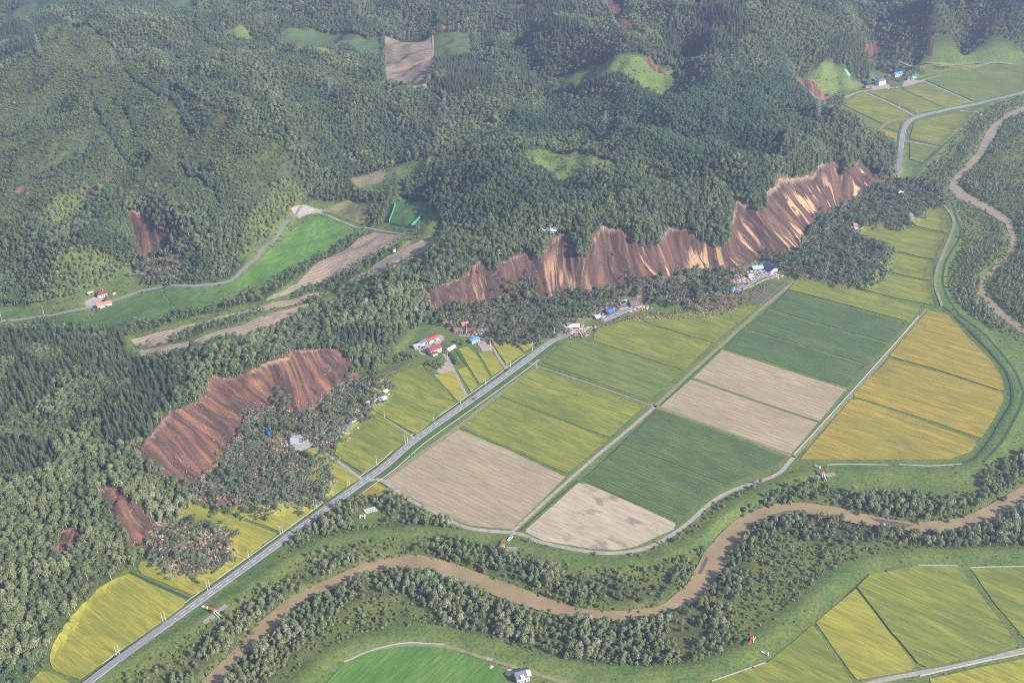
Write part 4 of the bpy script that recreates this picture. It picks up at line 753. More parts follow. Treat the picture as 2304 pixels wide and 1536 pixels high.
k = ((c == FOREST) | (c == GROVE) | (c == CONIF) | (c == DARK)) & (u < .3) & (y < 1700); put('S', x[k], y[k], z[k]-.1, rs.uniform(.9, 1.9, k.sum()), mid[k]*.6, rs=rs)
k = (c == CLEARING) & (u < .22); put('S', x[k], y[k], z[k]-.2, rs.uniform(.5, 1.2, k.sum()), rs.uniform(0, .8, k.sum()), rs=rs)
wet = fbm(x, y, 28, 65, 3); k = (c == GRASS) & (u < .05) & (y < 1500); put('S', x[k], y[k], z[k]-.2, rs.uniform(.3, .75, k.sum()), rs.uniform(.2, 1, k.sum()), rs=rs)
k = (c == WILLOW) & (u < .34+1.5*(wet-.25)); put('W', x[k], y[k], z[k]-.3, rs.uniform(.55, 1.1, k.sum())*(.65+.7*wet[k])*np.where(y[k] > 900, .7, 1), .1+wet[k]*.8+rs.normal(0, .17, k.sum()), rs=rs)
k = ((c == WILLOW) & (u > .86)) | ((c == MEADOW) & (wet > .5) & (u < .6)) | ((c == MEADOW) & (u < .55)); put('S', x[k], y[k], z[k]-.2, rs.uniform(.5, 1.35, k.sum()), .1+rs.uniform(0, .9, k.sum()), rs=rs)
k = (c == MEADOW) & (wet > .44) & (u > .72); put('W', x[k], y[k], z[k]-.3, rs.uniform(.35, .85, k.sum()), rs.uniform(.1, .8, k.sum()), rs=rs)
x, y, z, rs = jgrid(3.3, 5); c = sample(Z, x, y); u = rs.rand(len(x)); clp = fbm(x, y, 20, 71, 3)
fd = math.radians(-38); k = (c == DEBRIS) & (u < .25+1.1*clp); n = k.sum(); dirn = fd+rs.normal(0, .35, n)+(clp[k]-.5)*6+np.where(rs.rand(n) < .3, math.pi, 0)
put('F', x[k], y[k], z[k]-.1, rs.uniform(.55, 1.0, n), .1+clp[k]*.7+rs.normal(0, .18, n), rx=rs.normal(0, .5, n), ry=-np.abs(rs.normal(.02, .12, n)), rz=dirn, rs=rs)
k = (c == DEBRIS) & (clp > .5) & (u > np.where((x > -170) & (y > 1050), .8, .93)); n = k.sum(); put('B', x[k], y[k], z[k]-1.5, rs.uniform(.5, .95, n), rs.uniform(-.2, .5, n), rx=rs.normal(0, .3, n), ry=rs.normal(0, .3, n), rs=rs)
k = (c == RUBBLE) & (u < .12) ; n = k.sum(); put('F', x[k], y[k], z[k]-.3, rs.uniform(.25, .5, n), rs.uniform(.1, .8, n), rz=rs.uniform(0, 6.28, n), rs=rs)
k = (c == RUBBLE) & (u > .6) ; n = k.sum(); put('S', x[k], y[k], z[k]-.4, rs.uniform(.3, .7, n), rs.uniform(.1, .7, n), rs=rs)
k = (sample(scm, x, y) == 1) & (c == SCAR) & (u > .985); n = k.sum(); put('F', x[k], y[k], z[k]+1.2, rs.uniform(.35, .8, n), rs.uniform(.1, .8, n), rx=rs.normal(0, .4, n), ry=.45+0*x[k], rz=fd+rs.normal(0, .6, n), rs=rs)
for s_, n_ in (("952 812;985 832;1010 828;990 808;960 820", 26), ("1010 790;1022 800;1040 826;1028 828;1016 808", 24), ("2005 176;2035 182;2030 190;2008 186", 12), ("846 822;905 790;945 800;920 812", 40), ("225 675;245 668;252 676;232 682", 9), ("1015 760;1050 770;1040 780;1018 772", 14)):
    q = np.asarray(poly(s_)); r_ = np.random.RandomState(n_); w_ = r_.dirichlet(np.ones(len(q))*.8, n_); P = w_ @ q[:, :2]; put('S' , P[:, 0], P[:, 1], hgt(P[:, 0], P[:, 1]), r_.uniform(.7, 1.8, n_), r_.uniform(0, .7, n_), rs=r_)
# one node group instances the tree forms of a wood on its sites
def gn_mass(name, pts, coll, smat=None):
    me = bpy.data.meshes.new(name); n = len(pts); me.vertices.add(n); me.vertices.foreach_set('co', pts[:, :3].astype(np.float32).ravel())
    for nm, ty, arr in (('scl', 'FLOAT', pts[:, 3]), ('tint', 'FLOAT', pts[:, 4]), ('idx', 'INT', pts[:, 8].astype(np.int32))):
        q = me.attributes.new(nm, ty, 'POINT'); q.data.foreach_set('value', arr.astype(np.int32 if ty == 'INT' else np.float32))
    q = me.attributes.new('rot', 'FLOAT_VECTOR', 'POINT'); q.data.foreach_set('vector', pts[:, 5:8].astype(np.float32).ravel())
    o = bpy.data.objects.new(name, me); COL.objects.link(o); o['kind'] = 'stuff'
    g = bpy.data.node_groups.new(name, 'GeometryNodeTree'); g.interface.new_socket('Geometry', in_out='INPUT', socket_type='NodeSocketGeometry'); g.interface.new_socket('Geometry', in_out='OUTPUT', socket_type='NodeSocketGeometry')
    A = g.nodes.new; gi = A('NodeGroupInput'); go_ = A('NodeGroupOutput'); ip = A('GeometryNodeInstanceOnPoints'); ci = A('GeometryNodeCollectionInfo'); ci.inputs['Collection'].default_value = coll; ci.inputs['Separate Children'].default_value = True; ci.inputs['Reset Children'].default_value = True
    def attr(nm, ty):
        a = A('GeometryNodeInputNamedAttribute'); a.data_type = ty; a.inputs[0].default_value = nm; return a.outputs[0]
    K = g.links.new; K(gi.outputs[0], ip.inputs['Points']); K(ci.outputs[0], ip.inputs['Instance']); ip.inputs['Pick Instance'].default_value = True
    K(attr('idx', 'INT'), ip.inputs['Instance Index']); e2r = A('FunctionNodeEulerToRotation'); K(attr('rot', 'FLOAT_VECTOR'), e2r.inputs[0]); K(e2r.outputs[0], ip.inputs['Rotation']); K(attr('scl', 'FLOAT'), ip.inputs['Scale']); K(ip.outputs[0], go_.inputs[0])
    md = o.modifiers.new('trees', 'NODES'); md.node_group = g; return o
NIND = 285
META = {'B': ('broadleaf_tree', 'tree', 'broadleaf_forest'), 'D': ('dark_tree', 'tree', 'dark_forest'), 'C': ('conifer_tree', 'conifer', 'conifer_forest'), 'W': ('willow_tree', 'willow', 'willow_thicket'), 'S': ('shrub', 'shrub', 'shrubs'), 'F': ('fallen_tree', 'fallen tree', 'fallen_forest')}
LBL = {'B': ('round green broadleaf tree in the wood edging the bottom left yellow rice field', 'broadleaf trees of the near wood'),
 'C': ('tall narrow dark conifer in the dense plantation above the lower rusty landslide', 'conifers of the near plantation'),
 'W': ('grey green willow on the bank of the muddy river in front', 'willows along the near river bend'),
 'S': ('low green bush in the rough meadow beside the near river', 'bushes in the river meadow'),
 'F': ('fallen tree lying with wilted crown in the near landslide debris', 'fallen trees in the near debris')}
total = 0
for k in KIND:
    p = np.concatenate(PTS[k]); px, py, d = project(p[:, :3]); vis = (px > 2) & (px < 2300) & (py > 12) & (py < 1534)
    ni = 0 if k == 'D' else NIND
    near = np.argsort(np.where(vis, d/(.6+.4*p[:, 3]), 1e9))[:ni]
    rest = np.ones(len(p), bool); rest[near] = False; gn_mass(META[k][2], p[rest], protocols[k]); total += len(p)
    print(k, len(p), 'far edge of singles', d[near].max() if ni else 0)
    for i in near:
        q = p[i]; cm, tm = KIND[k][int(q[8])]
        if tm is None:
            o = bpy.data.objects.new(META[k][0], cm); COL.objects.link(o); o['tint'] = float(q[4])
        else:
            o = bpy.data.objects.new(META[k][0], None); COL.objects.link(o); o.empty_display_size = 1
            a = bpy.data.objects.new('crown', cm); b = bpy.data.objects.new('trunk', tm); COL.objects.link(a); COL.objects.link(b); a.parent = o; b.parent = o; a['tint'] = float(q[4])
        o.location = q[:3]; o.scale = (q[3],)*3; o.rotation_euler = q[5:8]; tag(o, LBL[k][0], META[k][1], LBL[k][1])
print('trees', total)
# ------------------------------------------------------------------ buildings and other things
def C(name, c, rough=.6, var=.08, scale=1.2): return mat_plain(name, c, rough, var, scale)
M = {'white': C('white_wall', (.6,.59,.57), .7, .2), 'cream': C('cream_wall', (.66,.56,.42)), 'maroon': C('maroon_roof', (.22,.045,.055), .45), 'red': C('red_roof', (.45,.07,.06), .45), 'coral': C('coral_roof', (.62,.17,.11), .5), 'blue': C('blue_roof', (.07,.25,.58), .4),
 'deep': C('deep_blue_sheet', (.03,.10,.45), .4, .25), 'lblue': C('pale_blue_sheet', (.32,.5,.68), .5), 'slate': C('slate_roof', (.115,.125,.17), .5), 'navy': C('navy_roof', (.045,.06,.15), .4), 'teal': C('teal_roof', (.07,.2,.22), .45), 'grey': C('grey_sheet', (.3,.31,.33), .5), 'silver': C('silver_sheet', (.55,.6,.66), .35),
 'brown': C('brown_roof', (.16,.10,.09), .6), 'rust': C('rust_sheet', (.3,.09,.06), .7, .25), 'wood': C('bare_timber', (.5,.34,.2), .8, .3, .5), 'glass': C('window_glass', (.03,.04,.055), .15), 'dark': C('dark_opening', (.025,.025,.03), .7), 'cyan': C('cyan_roof', (.1,.5,.58), .4), 'film': C('greenhouse_film', (.5,.53,.6), .25),
 'conc': CONC, 'slab': C('revetment_slab', (.24,.22,.20), .9, .25, .8), 'orange': C('orange_paint', (.75,.13,.04), .5), 'pole': C('pole_concrete', (.55,.54,.5), .8), 'steel': C('pylon_steel', (.2,.21,.22), .5), 'black': C('black_paint', (.015,.015,.018), .4), 'net': C('green_net', (.05,.3,.22), .7), 'tyre': C('tyre_rubber', (.02,.02,.02), .9), 'bale': C('bale_film', (.5,.47,.46), .5), 'sand': C('pale_sand', (.5,.38,.26), .95, .25),
 'hw': C('helicopter_white', (.8,.81,.82), .3, .03), 'hb': C('helicopter_blue', (.05,.26,.62), .3, .03), 'tarp': C('blue_tarp', (.03,.16,.62), .5, .2), 'ltarp': C('light_blue_tarp', (.12,.42,.78), .5, .2)}
def zat(x, y): return float(hgt(x, y))
def ends(p1, p2):
    a = at(*p1); b = at(*p2); c = (a+b)/2; d = (b-a)[:2]; return c, math.atan2(d[1], d[0]), float(np.linalg.norm(d))
def gable(mb, L, W_, H, RH, m=0):          # walls with gable ends
    x, y = L/2, W_/2; v = [(-x,-y,-1.5),(x,-y,-1.5),(x,y,-1.5),(-x,y,-1.5),(-x,-y,H),(x,-y,H),(x,y,H),(-x,y,H),(-x,0,H+RH-.1),(x,0,H+RH-.1)]
    mb.add(v, [(0,1,5,4),(2,3,7,6),(1,2,6,9,5),(3,0,4,8,7),(3,2,1,0)], m)
def slabs(L, W_, H, RH, ov=.5, th=.18):
    mb = MB(); x = L/2+ov; y = W_/2+ov; zt = H+RH+.06; ze = H-RH*ov/(W_/2)+.06
    for s in (-1, 1):
        v = [(-x,0,zt),(x,0,zt),(x,s*y,ze),(-x,s*y,ze),(-x,0,zt+th),(x,0,zt+th),(x,s*y,ze+th),(-x,s*y,ze+th)]; f = [(0,1,2,3),(7,6,5,4),(0,4,5,1),(1,5,6,2),(2,6,7,3),(3,7,4,0)]
        mb.add(v, f if s > 0 else [q[::-1] for q in f])
    return mb
def hip(L, W_, H, RH, ov=.5):
    x, y = L/2+ov, W_/2+ov; r = max(.3, L/2-W_/2); return MB().add([(-x,-y,H),(x,-y,H),(x,y,H),(-x,y,H),(-r,0,H+RH),(r,0,H+RH),(-x,-y,H-.2),(x,-y,H-.2),(x,y,H-.2),(-x,y,H-.2)], [(0,1,5,4),(1,2,5),(2,3,4,5),(3,0,4),(6,7,1,0),(7,8,2,1),(8,9,3,2),(9,6,0,3),(9,8,7,6)])
def win(t, x, y, z, w_, h, face, mat=None, nm='window'):
    # face: 'y-','y+','x-','x+'
    s = .05; e = MB()
    if face[0] == 'y': q = -1 if face[1] == '-' else 1; e.box(x-w_/2, min(y, y+q*s), z, x+w_/2, max(y, y+q*s), z+h)
    else: q = -1 if face[1] == '-' else 1; e.box(min(x, x+q*s), y-w_/2, z, max(x, x+q*s), y+w_/2, z+h)
    return e.obj(nm, mat or M['glass'], t)
def house(name, label, cat, p1, p2, W_, H, RH, roof, wall, group=None, nwin=3, tilt=(0, 0), sink=0, floors=1, style='gable', chimney=False, door=True, wins=True, Lmin=0):
    c, a, L = ends(p1, p2); L = max(L, Lmin); t = empty(name, (c[0], c[1], c[2]-sink), 0, label, cat, group, rot=(tilt[0], tilt[1], a))
    w_ = MB(); gable(w_, L, W_, H, RH if style == 'gable' else .1); w_.obj('wall', M[wall], t); rf = (slabs(L, W_, H, RH) if style == 'gable' else hip(L, W_, H, RH)).obj('roof', M[roof], t)
    if chimney: MB().box(L*.2, .6, H+RH*.3, L*.2+.7, 1.3, H+RH+.9).obj('chimney', M['grey'], rf)
    if wins:
        for fl in range(floors):
            for s in (-1, 1):
                for k in range(nwin):
                    win(t, -L/2+L*(k+.5)/nwin, s*W_/2, .9+fl*2.7, min(1.7, L/nwin*.55), 1.15, 'y-' if s < 0 else 'y+')
        for s in (-1, 1): win(t, s*L/2, 0, .9+(floors-1)*2.7, 1.5, 1.15, 'x-' if s < 0 else 'x+')
    if door: win(t, L*.12, -W_/2, 0, 1.1 if wins else 2.6, 2.1, 'y-', M['brown'] if wins else M['dark'], 'door')
    return t
# farm in the middle
f1 = house('farmhouse', 'two storey cream farmhouse with maroon roof beside the gravel yard', 'house', (966,796), (990,787), 8.5, 5.6, 2.6, 'maroon', 'cream', nwin=3, floors=2, chimney=True)
w_ = MB(); w_.box(-6.5, -7.6, -1, -.5, -4.3, 2.7); pw = w_.obj('porch', M['white'], f1); MB().add([(-7,-8.1,2.6),(0,-8.1,2.6),(0,-4.26,3.7),(-7,-4.26,3.7),(-7,-8.1,2.8),(0,-8.1,2.8),(0,-4.26,3.9),(-7,-4.26,3.9)], [(3,2,1,0),(4,5,6,7),(0,1,5,4),(1,2,6,5),(3,0,4,7)]).obj('porch_roof', M['maroon'], pw)
house('machine_shed', 'long white machine shed with bright red roof next to the maroon roofed farmhouse', 'shed', (962,770), (984,761), 7, 3.2, 1.6, 'red', 'white', nwin=4, wins=False, chimney=False)
house('barn', 'white barn with dark slate roof joined to the red roofed shed', 'barn', (945,776), (960,768), 7, 3.4, 1.8, 'slate', 'white', wins=False)
house('storage_shed', 'low storage shed with grey blue roof left of the slate roofed barn', 'shed', (930,783), (946,777), 6.5, 2.6, 1.3, 'grey', 'grey', wins=False)
house('blue_roof_house', 'small white building with bright blue roof by the curved farm lane', 'house', (1059,771), (1076,765), 7, 3.4, 1.6, 'blue', 'white', nwin=3)
def tunnel(name, label, cat, p1, p2, W_, cover, group=None, n=10, sy=1.0, tilt=(0,0)):
    c, a, L = ends(p1, p2); t = empty(name, tuple(c), 0, label, cat, group, rot=(*tilt, a)); r = W_/2; v = []; f = []
    for i, x in enumerate((-L/2, L/2)):
        for k in range(n+1): q = math.pi*k/n; v.append((x, -r*math.cos(q), r*sy*math.sin(q)))
    f = [(k, k+1, n+2+k, n+1+k) for k in range(n)]; MB().add(v, [q[::-1] for q in f]).obj('cover', M[cover], t)
    for x in (-L/2, L/2): MB().add([(x, -r*math.cos(math.pi*k/n)*.98, r*sy*.98*math.sin(math.pi*k/n)) for k in range(n+1)], [tuple(range(n+1))]).obj('end_wall', M['film' if cover != 'deep' else 'dark'], t)
    rb = MB()
    for k in range(int(L/2)+1):
        x = -L/2+k*2; v, f = tube([(x, -r*1.01*math.cos(math.pi*i/n), r*1.015*sy*math.sin(math.pi*i/n)) for i in range(n+1)], [.04]*(n+1), 4); rb.add(v, f)
    rb.obj('frame', M['steel'], t); return t
tunnel('greenhouse', 'pale plastic greenhouse tunnel beside the green plot behind the farmhouse', 'greenhouse', (1006,789), (1023,779), 5.4, 'film')
# road side farm on the left
house('field_barn', 'long white barn with coral red roof built over the edge of the left valley road', 'barn', (222,692), (248,684), 7, 3.6, 2.0, 'coral', 'white', wins=False, Lmin=17)
house('roadside_house', 'white house with crimson hipped roof above the left valley road', 'house', (219,667), (240,661), 10, 3.4, 3.0, 'maroon', 'white', nwin=4, style='hip', chimney=True)
house('garage', 'small white topped garage left of the crimson roofed house', 'garage', (198,664), (209,660), 4.5, 2.6, .6, 'white', 'rust', wins=False)
# bottom house
fb = house('grey_roof_house', 'large house with grey violet roof and solar panels at the bottom edge', 'house', (1160,1528), (1188,1520), 9.5, 4.6, 3.0, 'slate', 'white', nwin=4)
MB().box(-2, -5.2, 4.0, 1, -2.6, 6.4).obj('dormer', M['white'], fb); s_ = MB(); s_.add([(3.5,-4.6,5.15),(6.6,-4.6,5.15),(6.6,-.8,7.55),(3.5,-.8,7.55)], [(0,1,2,3)]); s_.obj('solar_panel', M['silver'], fb)
# upper right farm
house('teal_roof_house', 'three storey white house with teal roof at the upper right farm', 'house', (1973,192), (1988,188), 9, 8.0, 2.2, 'teal', 'white', nwin=4, floors=3, style='hip')
tunnel('blue_shelter', 'bright blue arched shelter, the upper left one behind the teal roofed house', 'shelter', (1941,183), (1950,189), 7.5, 'deep'); tunnel('blue_shelter', 'bright blue arched shelter, the lower right one behind the teal roofed house', 'shelter', (1951,190), (1959,195), 7.5, 'deep')
tunnel('arched_shed', 'grey arched shed directly behind the teal roofed house', 'shed', (1964,179), (1977,186), 6.5, 'grey'); tunnel('arched_shed', 'dark navy arched shed right of the grey arched shed', 'shed', (1972,178), (1979,184), 6, 'navy')
house('maroon_shed', 'long low shed with dull maroon roof below the blue shelters', 'shed', (1946,198), (1964,196), 6, 3, 1.4, 'rust', 'grey', wins=False)
house('blue_roof_farmhouse', 'white farmhouse with mid blue roof near the slide debris at upper right', 'house', (2011,173), (2030,168), 9, 4.6, 2.4, 'blue', 'white', nwin=4, floors=1)
house('two_tone_shed', 'low shed with brown roof by the upper farm crossroads', 'shed', (2040,180), (2051,179), 7, 3, 1.6, 'brown', 'grey', wins=False); house('cyan_roof_shed', 'low shed with cyan roof by the upper farm crossroads', 'shed', (2051,178.5), (2059,177), 7, 3, 1.6, 'cyan', 'grey', wins=False)
house('dark_red_hut', 'tiny dark red hut behind the blue roofed farmhouse', 'hut', (1998,174), (2005,172), 4, 2.4, 1, 'rust', 'brown', wins=False)
# wrecked buildings
def wreck(name, label, p1, p2, W_, RH, roof, wall, tilt=(0, 0), sink=1.6, H=3.0, both=True, cat='wrecked house', twist=0.0):
    c, a, L = ends(p1, p2); rs = np.random.RandomState(int(p1[0])); t = empty(name, (c[0], c[1], c[2]-sink+.8), 0, label, cat, 'buildings wrecked by the landslide', rot=(tilt[0], tilt[1], a+twist))
    slabs(L, W_, H, RH, .6, .22).obj('roof', M[roof], t) if both else MB().box(-L/2, -W_/2, H, L/2, W_/2, H+.3).obj('roof', M[roof], t)
    w_ = MB(); gable(w_, L*.9, W_*.86, H-.15, RH*.8 if both else .1); w_.obj('wall', M[wall], t)
    pl = MB()
    for _ in range(46):
        x, y = rs.uniform(-L*.75, L*.75), rs.uniform(-W_, W_); l = rs.uniform(.6, 2.6); h = rs.uniform(sink-.6, sink+1.4); d = rs.uniform(0, 6.28); ca, sa = math.cos(d)*l/2, math.sin(d)*l/2; w2 = rs.uniform(.1, .5); z2 = h+rs.uniform(-.5, .9)
        pl.add([(x-ca+sa*w2, y-sa-ca*w2, h), (x+ca+sa*w2, y+sa-ca*w2, z2), (x+ca-sa*w2, y+sa+ca*w2, z2+.12), (x-ca-sa*w2, y-sa+ca*w2, h+.12)], [(0,1,2,3), (3,2,1,0)], rs.randint(0, 3))
    pl.obj('broken_boards', [M['wood'], M['white'], M['grey']], t); return t
WR = [
 ('slate blue roof of a collapsed house lying in yellow rice near the main road', (734,1078), (752,1078), 9, 1.2, 'slate', 'white', (.05, .03), 2.4),
 ('upright grey roof of a wrecked house above the concrete pad in the debris', (656,992), (674,992), 13, 1.6, 'grey', 'white', (.12, 0), 1.4),
 ('pale blue sheet roof of a broken shed beside the green rice field', (852,903), (866,896), 5.5, 1.0, 'lblue', 'wood', (.1, .05), 1.8),
 ('white crumpled building corner above the pale blue sheet roof', (862,886), (870,880), 6, .8, 'white', 'wood', (-.15, .2), 2.0),
 ('small slate roof with orange broken timber beside the field corner', (812,940), (822,934), 6, 1.2, 'slate', 'wood', (.1, -.1), 1.8),
 ('long dark slate roof of a crushed house at the debris edge', (781,951), (797,943), 8, 1.4, 'slate', 'white', (-.12, .1), 2.2),
 ('split slate roof leaning over the rice field edge, lowest of the slate roofs there', (772,968), (782,957), 7, 1.6, 'slate', 'white', (.2, .1), 1.8),
 ('narrow grey standing remnant at the end of the gravel farm track', (824,914), (828,908), 4, .8, 'grey', 'silver', (0, .1), 0.6),
 ('coral red roof of a pushed shed above the blue roofed building', (1039,733), (1053,728), 6, 1.2, 'coral', 'white', (.05, 0), 1.2),
 ('dark grey roof of a house sunk in trees above the farm lane end', (1021,745), (1037,741), 8, 1.8, 'brown', 'brown', (0, .05), 1.8),
 ('rusty red collapsed roof behind the farm lane', (1052,742), (1074,744), 8, 1.0, 'rust', 'wood', (.15, -.1), 1.6),
 ('silvery white corrugated roof lying beside the buried road', (1278,732), (1304,738), 7, .9, 'silver', 'rust', (.1, 0), 1.6),
 ('rounded bright blue roof beside the broken road', (1361,706), (1377,699), 8, 2.2, 'deep', 'rust', (.2, .1), 1.4),
 ('dull blue roof fragment left of the rounded bright blue roof', (1338,716), (1350,712), 6, .8, 'lblue', 'wood', (.2, .1), 1.6),
 ('white box shaped remnant between the two blue roofs', (1351,710), (1359,714), 4, .5, 'white', 'white', (.1, .3), 1.2),
 ('wide grey tiled roof at the foot of the debris, left of the brown roof', (1391,685), (1411,680), 9, 1.8, 'grey', 'white', (.1, .05), 1.2),
 ('brown tiled roof of a tilted house above the broken road end', (1417,686), (1434,683), 11, 1.8, 'brown', 'white', (.22, 0), .6),
 ('pale blue building side lying next to the navy roofed house', (1693,606), (1716,604), 6, .7, 'lblue', 'lblue', (.25, 0), .9),
 ('large navy blue roof of a shifted house at the road end', (1724,600), (1743,612), 13, 3.0, 'navy', 'white', (.05, 0), .8),
 ('small blue grey roof in trees left of the cut road stretch', (1651,623), (1661,624), 7, 1.8, 'slate', 'white', (.1, .1), 1.0),
 ('grey white crushed house on the shoulder of the cut road stretch', (1682,624), (1693,622), 7, 1.6, 'grey', 'white', (-.1, .1), 1.2),
 ('white block remnant alone in the upper right debris', (2023,437), (2030,439), 6, .8, 'white', 'silver', (.1, .1), .2),
 ('orange brown roof scrap at the corner of the upper olive field', (1919,508), (1926,508), 5, 1.0, 'coral', 'wood', (.2, .2), 1.2),
 ('light blue scrap of roof just under the orange brown scrap', (1922,517), (1928,518), 4, .8, 'lblue', 'white', (.1, .1), 1.2),
 ('grey and cream house remnant on the tongue of debris in the olive field', (2042,486), (2053,488), 6, 1.2, 'grey', 'wood', (.1, -.1), 1.4),
 ('white roof piece at the right rim of the debris by the olive fields', (1988,580), (1999,583), 4.5, .8, 'silver', 'white', (.1, 0), 1.4),
]
for i, (lb, p1, p2, w2, rh, rf, wl, tl, sk) in enumerate(WR): wreck('wrecked_house', lb, p1, p2, w2, rh, rf, wl, tl, sk)
def sheet(name, label, cat, pts, mat, bump=.7, up=.9, seed=1):
    q = np.array([at(x, y) for x, y in pts])[:, :2]; c = q.mean(0); n = 9; v = []
    u = np.linspace(0, 1, n); P = (q[0]*(1-u[:, None, None])*(1-u[None, :, None])+q[1]*u[:, None, None]*(1-u[None, :, None])+q[2]*u[:, None, None]*u[None, :, None]+q[3]*(1-u[:, None, None])*u[None, :, None])
    rs = np.random.RandomState(seed); z = hgt(P[..., 0], P[..., 1])+up+rs.uniform(0, bump, (n, n)); f = [(i*n+j, i*n+j+1, (i+1)*n+j+1, (i+1)*n+j) for i in range(n-1) for j in range(n-1)]
    lo = float(z.min()); vv = [(p[0]-c[0], p[1]-c[1], zz-lo) for p, zz in zip(P.reshape(-1, 2), z.ravel())]
    k = len(vv); vv += [(a, b, cc-.08) for a, b, cc in vv]; f = f+[tuple(i+k for i in g[::-1]) for g in f]
    o = mesh_obj(name, vv, f, mat); o.location = (c[0], c[1], lo); tag(o, label, cat); return o
sheet('blue_tarp', 'crumpled deep blue sheet wedged in trees left of the concrete pad', 'tarpaulin', [(578,985),(592,983),(594,995),(581,997)], M['tarp'], 1.4, 1.5)
sheet('blue_tarp', 'long twisted blue sheet above the other blue sheet in the debris', 'tarpaulin', [(596,968),(603,967),(612,980),(604,982)], M['tarp'], 1.6, 2.0)
sheet('blue_tarp', 'light blue sheet standing by the lower end of the cut road stretch', 'tarpaulin', [(1645,658),(1650,645),(1655,655),(1648,662)], M['ltarp'], 1.8, 1.5)
sheet('blue_tarp', 'bright blue sheet covering the slope above the upper right farm', 'tarpaulin', [(1900,158),(1905,159),(1914,171),(1909,172)], M['ltarp'], .6, .5)
sheet('torn_sheet', 'white torn sheet spread beside the grey roof on the concrete pad', 'sheet', [(673,984),(686,984),(684,996),(674,994)], M['white'], 1.5, 1.2)
sheet('torn_sheet', 'white crossed boards at the debris rim below the slate blue roof', 'sheet', [(735,1088),(745,1090),(742,1102),(736,1098)], M['white'], 1.2, .6)
# rubble spread round the wrecks
def rubble(pts, seed, n=160, spread=9):
    rs = np.random.RandomState(seed); mb = MB()
    for _ in range(n):
        p = pts[rs.randint(len(pts))]; c = at(*p); x = c[0]+rs.normal(0, spread*.5); y = c[1]+rs.normal(0, spread*.35); z = zat(x, y)+rs.uniform(.1, .9); a = rs.uniform(0, 6.28); l = rs.uniform(.4, 2.4); b = rs.uniform(.2, 1.1); ca, sa = math.cos(a), math.sin(a); dz = rs.normal(0, .3)
        q = [(x-ca*l-sa*b, y-sa*l+ca*b), (x+ca*l-sa*b, y+sa*l+ca*b), (x+ca*l+sa*b, y+sa*l-ca*b), (x-ca*l+sa*b, y-sa*l-ca*b)]; zz = [z, z+dz, z+dz*.8, z-.1]
        mb.add([(a_, b_, c_) for (a_, b_), c_ in zip(q, zz)]+[(a_, b_, c_-.15) for (a_, b_), c_ in zip(q, zz)], [(3,2,1,0),(4,5,6,7),(0,1,5,4),(1,2,6,5),(2,3,7,6),(3,0,4,7)], rs.choice(5, p=[.22, .28, .24, .12, .14]))
    mb.obj('building_rubble', [M['white'], M['wood'], M['grey'], M['rust'], M['brown']], kind='stuff')
rubble([(866,888),(858,898),(854,906)], 1); rubble([(823,940),(826,932),(796,950),(786,960),(800,945)], 2, 220); rubble([(780,975),(778,990),(772,970)], 3, 140, 7); rubble([(742,1095),(740,1102),(742,1062)], 4, 110); rubble([(1285,745),(1300,748),(1320,740),(1262,742),(1270,735)], 5, 300, 12); rubble([(1345,705),(1360,700),(1395,690),(1430,692),(1445,692)], 6, 240, 12); rubble([(1680,628),(1700,612),(1722,612),(1748,622),(1660,634)], 7, 260, 11); rubble([(2030,441),(2052,490),(1924,514)], 8, 90, 8); rubble([(1070,748),(1080,745),(1045,744)], 9, 120); rubble([(680,988),(650,1000)], 10, 90, 8)
# clods and broken ground of the slide tongues
def clods(ps, seed, n, mats, smin=.5, smax=2.0, mask=None):
    mask = dm if mask is None else mask
    rs = np.random.RandomState(seed); q = np.asarray(poly(ps) if isinstance(ps, str) else ps)[:, :2]; lo, hi = q.min(0), q.max(0); mb = MB(); k = 0
    while k < n:
        x, y = rs.uniform(*lo[[0]], *hi[[0]]) if 0 else rs.uniform(lo[0], hi[0]), rs.uniform(lo[1], hi[1]); k += 1
        if not (sample(mask, x, y) > 0): continue
        s = rs.uniform(smin, smax); z = zat(x, y); p = rs.normal(0, .25, (6, 3))+np.array([(1,0,.2),(0,1,.2),(-1,0,.2),(0,-1,.2),(0,0,1),(.2,.2,-.8)]); p = p*s+np.array([x, y, z+(.1 if mask is dm else 1.5)])
        mb.add(p, [(0,1,4),(1,2,4),(2,3,4),(3,0,4),(1,0,5),(2,1,5),(3,2,5),(0,3,5)], rs.randint(len(mats)))
    mb.obj('soil_clods', mats, kind='stuff')
CL1 = C('clod_brown', (.17,.10,.07), .95, .3); CL2 = C('clod_dark', (.06,.042,.04), .95, .3); CL3 = C('clod_pale', (.3,.21,.15), .95, .3)
clods(DEB[0], 1, 2600, [CL1, CL1, CL3, CL2], .6, 2.6); clods(DEB[1], 2, 3000, [CL1, CL2, CL3]); clods(DEB[2], 3, 7000, [CL1, CL2, CL2]); clods(DEBL[0], 4, 2200, [CL1, CL3, CL2], .4, 1.4); clods(DEBL[1], 5, 500, [CL1, CL2], .4, 1.4); clods("1095 742;1210 740;1215 778;1100 778", 6, 1200, [CL2, CL2, CL1])
for k_, n_c in ((0, 1600), (1, 5200), (2, 300)): clods(list(loft[k_][0])+list(loft[k_][1]), 60+k_, n_c, [CL1, CL3, CL2, CL3], .25, .95, scm)
